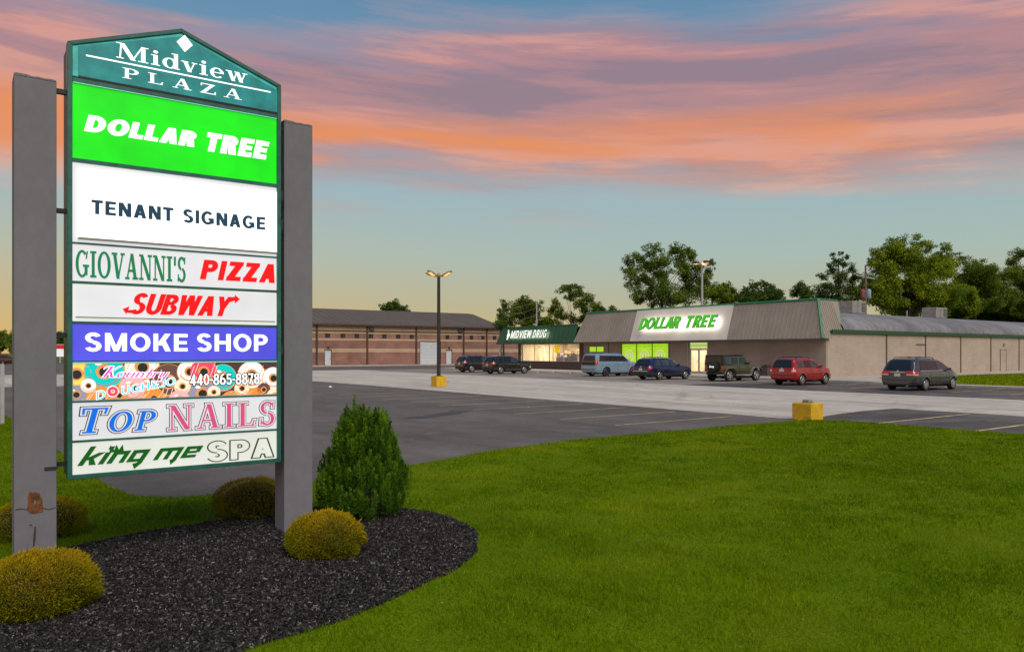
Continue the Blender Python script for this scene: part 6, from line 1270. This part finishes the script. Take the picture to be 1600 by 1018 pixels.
# ---------------------------------------------------------------- shrubs by the sign
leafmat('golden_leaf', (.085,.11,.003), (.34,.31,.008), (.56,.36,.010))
leafmat('juniper_leaf', (.010,.042,.004), (.11,.26,.014), (.26,.42,.02))
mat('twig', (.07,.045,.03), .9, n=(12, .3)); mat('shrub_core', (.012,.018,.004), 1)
def blob_shrub(px, d, rx, h, label, seed, n=30000, flat=1.0):
    x, y = far(px, d); root = thing('golden_shrub', label, 'shrub', (x, y, .03), group='clipped golden shrubs round the sign')
    r = np.random.default_rng(seed)
    u = r.uniform(-.60, 1, n); a = r.random(n)*6.283; s = np.sqrt(1-np.clip(u, -1, 1)**2)
    lump = 1+.05*np.sin(a*3+seed)+.04*np.sin(a*5+u*4+seed*2)+.03*np.sin(u*9+a*7)
    rad = r.uniform(.86, 1.02, n)**.6*lump+np.abs(r.normal(0, .022, n))
    nx = np.stack([s*np.cos(a), s*np.sin(a), u], 1)
    c = nx*rad[:, None]*np.array([rx, rx, h*.62])+np.array([0, 0, h*.38]); c[:, 2] = np.maximum(c[:, 2], .01)
    # small pointed leaves pointing outwards and up
    dirn = nx*.8+r.normal(0, .45, (n, 3))+np.array([0, 0, .45]); dirn /= np.linalg.norm(dirn, axis=1)[:, None]
    side = np.cross(dirn, r.normal(0, 1, (n, 3))); side /= np.linalg.norm(side, axis=1)[:, None]
    L_ = r.uniform(.010, .022, n)[:, None]*(1+1.6*(r.random((n, 1)) < .05)); W_ = r.uniform(.0025, .005, n)[:, None]
    hole = np.sin(a*11+u*17+seed)*np.sin(u*23-a*7)+.6*np.sin(a*23+u*5); keep = (hole < .85+r.normal(0, .35, n)) | (r.random(n) < .35)
    c, dirn, side, L_, W_, a = c[keep], dirn[keep], side[keep], L_[keep], W_[keep], a[keep]; n = len(c)
    V = np.stack([c, c+dirn*L_*.5+side*W_, c+dirn*L_, c+dirn*L_*.5-side*W_], 1)
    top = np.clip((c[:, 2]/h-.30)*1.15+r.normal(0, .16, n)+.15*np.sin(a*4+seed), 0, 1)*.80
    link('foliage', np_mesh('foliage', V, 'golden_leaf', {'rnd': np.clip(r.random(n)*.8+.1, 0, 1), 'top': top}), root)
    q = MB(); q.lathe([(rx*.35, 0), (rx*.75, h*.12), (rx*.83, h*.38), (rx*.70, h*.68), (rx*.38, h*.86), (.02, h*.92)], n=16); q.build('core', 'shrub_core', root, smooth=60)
    return root
blob_shrub(60, 6.06, .405, .43, 'largest golden clipped shrub, at the foot of the left grey post', 2, 52000)
blob_shrub(510, 7.74, .370, .40, 'round golden shrub at the foot of the right grey post, before the conifer', 5, 42000)
blob_shrub(58, 8.6, .47, .38, 'low golden shrub half hidden behind the left grey post', 9, 22000)
blob_shrub(396, 9.7, .45, .42, 'golden shrub behind the right post, seen under the lit panels', 13, 22000)
# conifer: many upright flame shaped sprays
x0c, y0c = far(570, 9.55); con = thing('juniper_bush', 'dark green pointed conifer bush beside the right sign post', 'bush', (x0c, y0c, .03))
r = np.random.default_rng(21); Vs, rn_, tp_ = [], [], []
H_, R0 = 1.36, .60
for i in range(900):
    zb_ = r.uniform(0, 1)**.9; a = r.random()*6.283; spike = i % 22 == 0
    env_ = R0*(1-.62*zb_**1.35)*(1.0 if zb_ > .15 else .88+.8*zb_); rr = env_*r.uniform(.50, 1.0)**.5*(1+.12*math.sin(a*3+1)+.06*math.sin(a*7+zb_*9))
    base = np.array([math.cos(a)*rr*.93, math.sin(a)*rr*.93, zb_*H_*.80]); hgt = r.uniform(.15, .32)+(r.uniform(.05, .13) if spike and zb_ > .45 else 0)
    tip = base+np.array([math.cos(a)*.035*(1-zb_), math.sin(a)*.035*(1-zb_), hgt])+np.append(r.normal(0, .022, 2), 0)
    m_ = 150; t = r.random(m_)**.8; wd = .033*np.sin(np.pi*np.clip(t*.80+.16, 0, 1))
    p_ = base+(tip-base)*t[:, None]+r.normal(0, 1, (m_, 3))*wd[:, None]*np.array([.6, .6, .5])
    dr_ = (tip-base)/np.linalg.norm(tip-base)+r.normal(0, .38, (m_, 3))+np.array([math.cos(a), math.sin(a), 0])*.25; dr_ /= np.linalg.norm(dr_, axis=1)[:, None]
    sd_ = np.cross(dr_, r.normal(0, 1, (m_, 3))); sd_ /= np.linalg.norm(sd_, axis=1)[:, None]
    L_ = r.uniform(.016, .038, m_)[:, None]; W_ = r.uniform(.0028, .006, m_)[:, None]
    Vs.append(np.stack([p_, p_+dr_*L_*.5+sd_*W_, p_+dr_*L_, p_+dr_*L_*.5-sd_*W_], 1))
    b_ = r.random(); rn_.append(np.clip(b_*.75-.1+r.random(m_)*.35, 0, 1)); tp_.append(np.clip(t-.35, 0, 1)*1.1*b_)
link('foliage', np_mesh('foliage', np.concatenate(Vs), 'juniper_leaf', {'rnd': np.concatenate(rn_), 'top': np.concatenate(tp_)}), con)
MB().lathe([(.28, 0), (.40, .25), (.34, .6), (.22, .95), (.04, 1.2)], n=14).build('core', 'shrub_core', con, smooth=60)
MB().tube([(0,0,-.05),(0,0,.5)], .04).build('trunk', 'twig', con)

# ---------------------------------------------------------------- trees
leafmat('leaf_green', (.032,.072,.008), (.19,.27,.018), (.36,.38,.03))
leafmat('leaf_lush', (.06,.12,.008), (.29,.37,.020), (.46,.46,.03))
leafmat('leaf_dark', (.022,.060,.010), (.11,.18,.024), (.20,.26,.03))
mat('bark', (.055,.04,.03), .95, n=(6, .35)); mat('bark_dark', (.03,.025,.022), .95, n=(6, .35))
def tree(name, label, d, pxc, blobs, m='leaf_green', trunk_px=None, leaf=.28, dens=1.0, group='trees beyond the stores', seed=1, forks=True, cone=False, base_z=0.0):
    """blobs: (px, py, radius in photo px) of each clump of the crown as surveyed at distance d"""
    tx, ty = far(trunk_px or pxc, d); root = thing(name, label, 'tree', (tx, ty, base_z), group=group); leaf *= .8
    r = np.random.default_rng(seed); sc_ = d/FPX; Vs, rn_, tp_ = [], [], []; cl = []
    for (bx, by, br) in blobs:
        R = br*sc_*(1.25 if cone else 1.45); dd = d+r.uniform(-1, 1)*R*1.3; x, y = far(bx, dd); z = hz(by, dd); cl.append((x-tx, y-ty, z-base_z, R))
    crown_top = max(c[2] for c in cl); crown_bot = min(c[2]-c[3] for c in cl)
    for (cx, cy, cz, R) in cl:
        nsub = int(9+5*min(2, R/1.5))
        for k in range(nsub):
            v = r.normal(0, 1, 3); v /= np.linalg.norm(v); rr = R*r.uniform(.15, .95); sc3 = np.array([cx, cy, cz])+v*rr*np.array([1, 1, .9]); sr = R*r.uniform(.24, .5)
            n = int(dens*19*(sr/leaf)**2)+10
            u = r.normal(0, 1, (n, 3)); u /= np.linalg.norm(u, axis=1)[:, None]; rad = r.uniform(.15, 1.1, n)[:, None]**.6*sr
            c = sc3+u*rad*np.array([1, 1, .8])+r.normal(0, leaf*.25, (n, 3))
            nr = u*.5+r.normal(0, .7, (n, 3))+np.array([0, 0, .5]); nr /= np.linalg.norm(nr, axis=1)[:, None]
            a_ = np.cross(nr, r.normal(0, 1, (n, 3))); a_ /= np.linalg.norm(a_, axis=1)[:, None]; b_ = np.cross(nr, a_)
            s1 = r.uniform(.5, 1.15, n)[:, None]*leaf*.5; s2 = s1*r.uniform(.5, .9, n)[:, None]
            Vs.append(np.stack([c-a_*s1, c+b_*s2*.8-a_*s1*.1, c+a_*s1, c-b_*s2*.8+a_*s1*.15], 1))
            bb = r.random(); rn_.append(np.clip(bb*.55+r.random(n)*.45, 0, 1)); tp_.append(np.full(n, max(0, bb-.55))*r.random(n)*1.2)
    link('crown', np_mesh('crown', np.concatenate(Vs), m, {'rnd': np.concatenate(rn_), 'top': np.concatenate(tp_)}), root)
    q = MB(); tr_ = max(.14, crown_top*.015); top = crown_bot+(crown_top-crown_bot)*(.92 if cone else .45)
    q.tube([(0,0,-.1), (r.normal(0,.05), r.normal(0,.05), crown_bot*.6), (r.normal(0,.25), r.normal(0,.25), top)], [tr_*1.25, tr_, tr_*(.25 if cone else .6)], 8)
    q.build('trunk', 'bark', root, smooth=50)
    if forks:
        q = MB(); fz = max(1.0, crown_bot*.9)
        for (cx, cy, cz, R) in cl[::2]:
            st = (r.normal(0,.05), r.normal(0,.05), min(top, fz+(cz-fz)*r.uniform(.1,.4)) if cz > fz else fz*.9)
            mid = ((st[0]+cx)*.45, (st[1]+cy)*.45, st[2]+(cz-st[2])*.6); q.tube([st, mid, (cx, cy, cz)], [tr_*.26, tr_*.15, tr_*.05], 5)
        q.build('limbs', 'bark_dark', root, smooth=50)
    return root
def cloud(cx, cy, rx, ry, n, br, seed, shape=None):
    r = random.Random(seed); out = []
    for i in range(n):
        a = r.random()*6.283; k = math.sqrt(r.random()); x, y = cx+math.cos(a)*rx*k, cy+math.sin(a)*ry*k
        out.append((x, y, br*r.uniform(.7, 1.25)))
    return out
tree('roadside_tree', 'small round tree top showing above the brick building roof', 150, 618, cloud(618, 484, 19, 13, 12, 7, 1)+[(618,475,7),(606,483,6),(631,482,6)], 'leaf_dark', leaf=.42, seed=1)
tree('conifer_tree', 'narrow dark conifer just left of the drug store roof', 118, 787, [(787,470,4),(786,477,6),(791,483,7),(783,489,8),(788,497,10),(781,503,10),(794,504,10),(787,510,12)], 'leaf_dark', cone=True, leaf=.30, seed=2, forks=False)
tree('maple_tree', 'bushy green tree between the conifer and the utility pole', 118, 822, cloud(822, 488, 19, 20, 18, 8, 3)+[(820,471,7),(812,478,7),(832,478,7)], 'leaf_green', leaf=.36, seed=3)
tree('open_tree', 'open crowned tree with a sky gap above the drug store', 115, 893, [(880,452,9),(892,450,9),(905,456,11),(917,466,10),(926,478,9),(930,487,7),(915,484,9),(905,474,9),(888,462,8),(868,480,8),(862,486,8),(873,490,9),(860,500,8),(884,496,7),(897,500,8),(872,503,8),(908,498,8),(918,497,8),(868,470,4)], 'leaf_green', trunk_px=893, leaf=.34, seed=4)
tree('roadside_tree', 'low green treetop peeking over the roof left of the grey fascia', 118, 946, cloud(946, 488, 15, 7, 9, 6, 5), 'leaf_dark', leaf=.34, seed=5)
tree('roadside_tree', 'lowest green treetops showing beside the open crowned tree', 120, 852, cloud(852, 508, 18, 6, 9, 7, 15), 'leaf_green', leaf=.34, seed=15)
tree('cottonwood_tree', 'tall open green tree behind the lit green store letters', 119, 1030, [(985,408,10),(984,425,11),(990,440,10),(997,455,11),(1000,470,9),(1003,400,11),(1010,415,13),(1012,435,13),(1018,453,13),(1024,392,10),(1030,410,14),(1035,430,14),(1040,450,15),(1045,470,13),(1055,390,9),(1060,400,13),(1068,415,13),(1072,393,9),(1082,400,9),(1075,430,15),(1080,450,16),(1065,465,14),(1090,420,10),(1100,440,13),(1108,425,8),(1112,412,6),(1098,462,14),(1020,472,11),(1115,450,9)], 'leaf_green', trunk_px=1034, leaf=.36, dens=.95, seed=6)
tree('maple_tree', 'round green tree just right of the tall open tree', 112, 1128, cloud(1130, 462, 19, 15, 16, 9, 7)+[(1133,447,7),(1146,455,6)], 'leaf_green', leaf=.36, seed=7)
tree('maple_tree', 'wide dark green tree above the middle of the grey fascia', 112, 1188, cloud(1187, 464, 34, 14, 26, 8.5, 8)+[(1178,446,7),(1192,444,7),(1203,449,6),(1165,455,7),(1215,460,7)], 'leaf_dark', leaf=.36, seed=8)
tree('maple_tree', 'small dark tree at the left edge of the right hand grove', 118, 1253, cloud(1253, 458, 13, 14, 12, 6.5, 9), 'leaf_dark', leaf=.32, seed=9)
tree('spruce_tree', 'dark pointed tree with several spiky tops behind the roof corner', 126, 1310, [(1300,398,4),(1314,395,4),(1322,402,5),(1305,408,7),(1318,412,8),(1296,415,5),(1330,418,8),(1300,424,10),(1315,430,12),(1286,432,9),(1335,434,11),(1290,448,13),(1310,450,15),(1332,452,14),(1280,462,13),(1300,468,14),(1325,470,14),(1345,460,12),(1268,460,9)], 'leaf_dark', cone=True, leaf=.34, seed=10)
tree('oak_tree', 'broad bright green tree, the largest crown of the right grove', 124, 1420, cloud(1425, 410, 52, 28, 26, 15, 11)+cloud(1420, 455, 66, 26, 26, 16, 12)+[(1372,398,10),(1392,384,9),(1405,378,9),(1430,381,10),(1452,388,10),(1478,388,8),(1365,412,9),(1360,436,10)], 'leaf_lush', leaf=.38, dens=.95, seed=11)
tree('birch_tree', 'small yellow green tree in front of the broad grove tree', 126, 1512, cloud(1510, 468, 17, 20, 16, 9, 14), 'leaf_lush', leaf=.32, seed=14)
tree('oak_tree', 'dark green tree right of the broad bright one', 136, 1525, cloud(1525, 450, 38, 30, 30, 12, 13)+[(1508,410,9),(1528,412,9),(1548,420,9),(1500,402,7)], 'leaf_green', leaf=.38, seed=13)
tree('oak_tree', 'green tree cut by the right edge of the picture', 140, 1612, cloud(1605, 460, 44, 40, 40, 14, 16)+[(1590,398,9),(1606,395,10),(1578,410,9),(1630,400,12)], 'leaf_green', leaf=.38, seed=16)
tree('oak_tree', 'low shaded tree filling the gap behind the barrel roof', 146, 1470, cloud(1470, 485, 90, 12, 30, 13, 18)+cloud(1560, 492, 60, 9, 24, 12, 28), 'leaf_dark', leaf=.42, seed=18)
tree('roadside_tree', 'low tree beyond the street at the far left edge', 170, 2, cloud(0, 532, 26, 10, 14, 8, 19), 'leaf_green', leaf=.5, seed=19)
tree('roadside_tree', 'low dark tree beyond the street between the sign post and panel', 190, 60, cloud(62, 534, 40, 9, 18, 8, 20), 'leaf_dark', leaf=.5, seed=20)
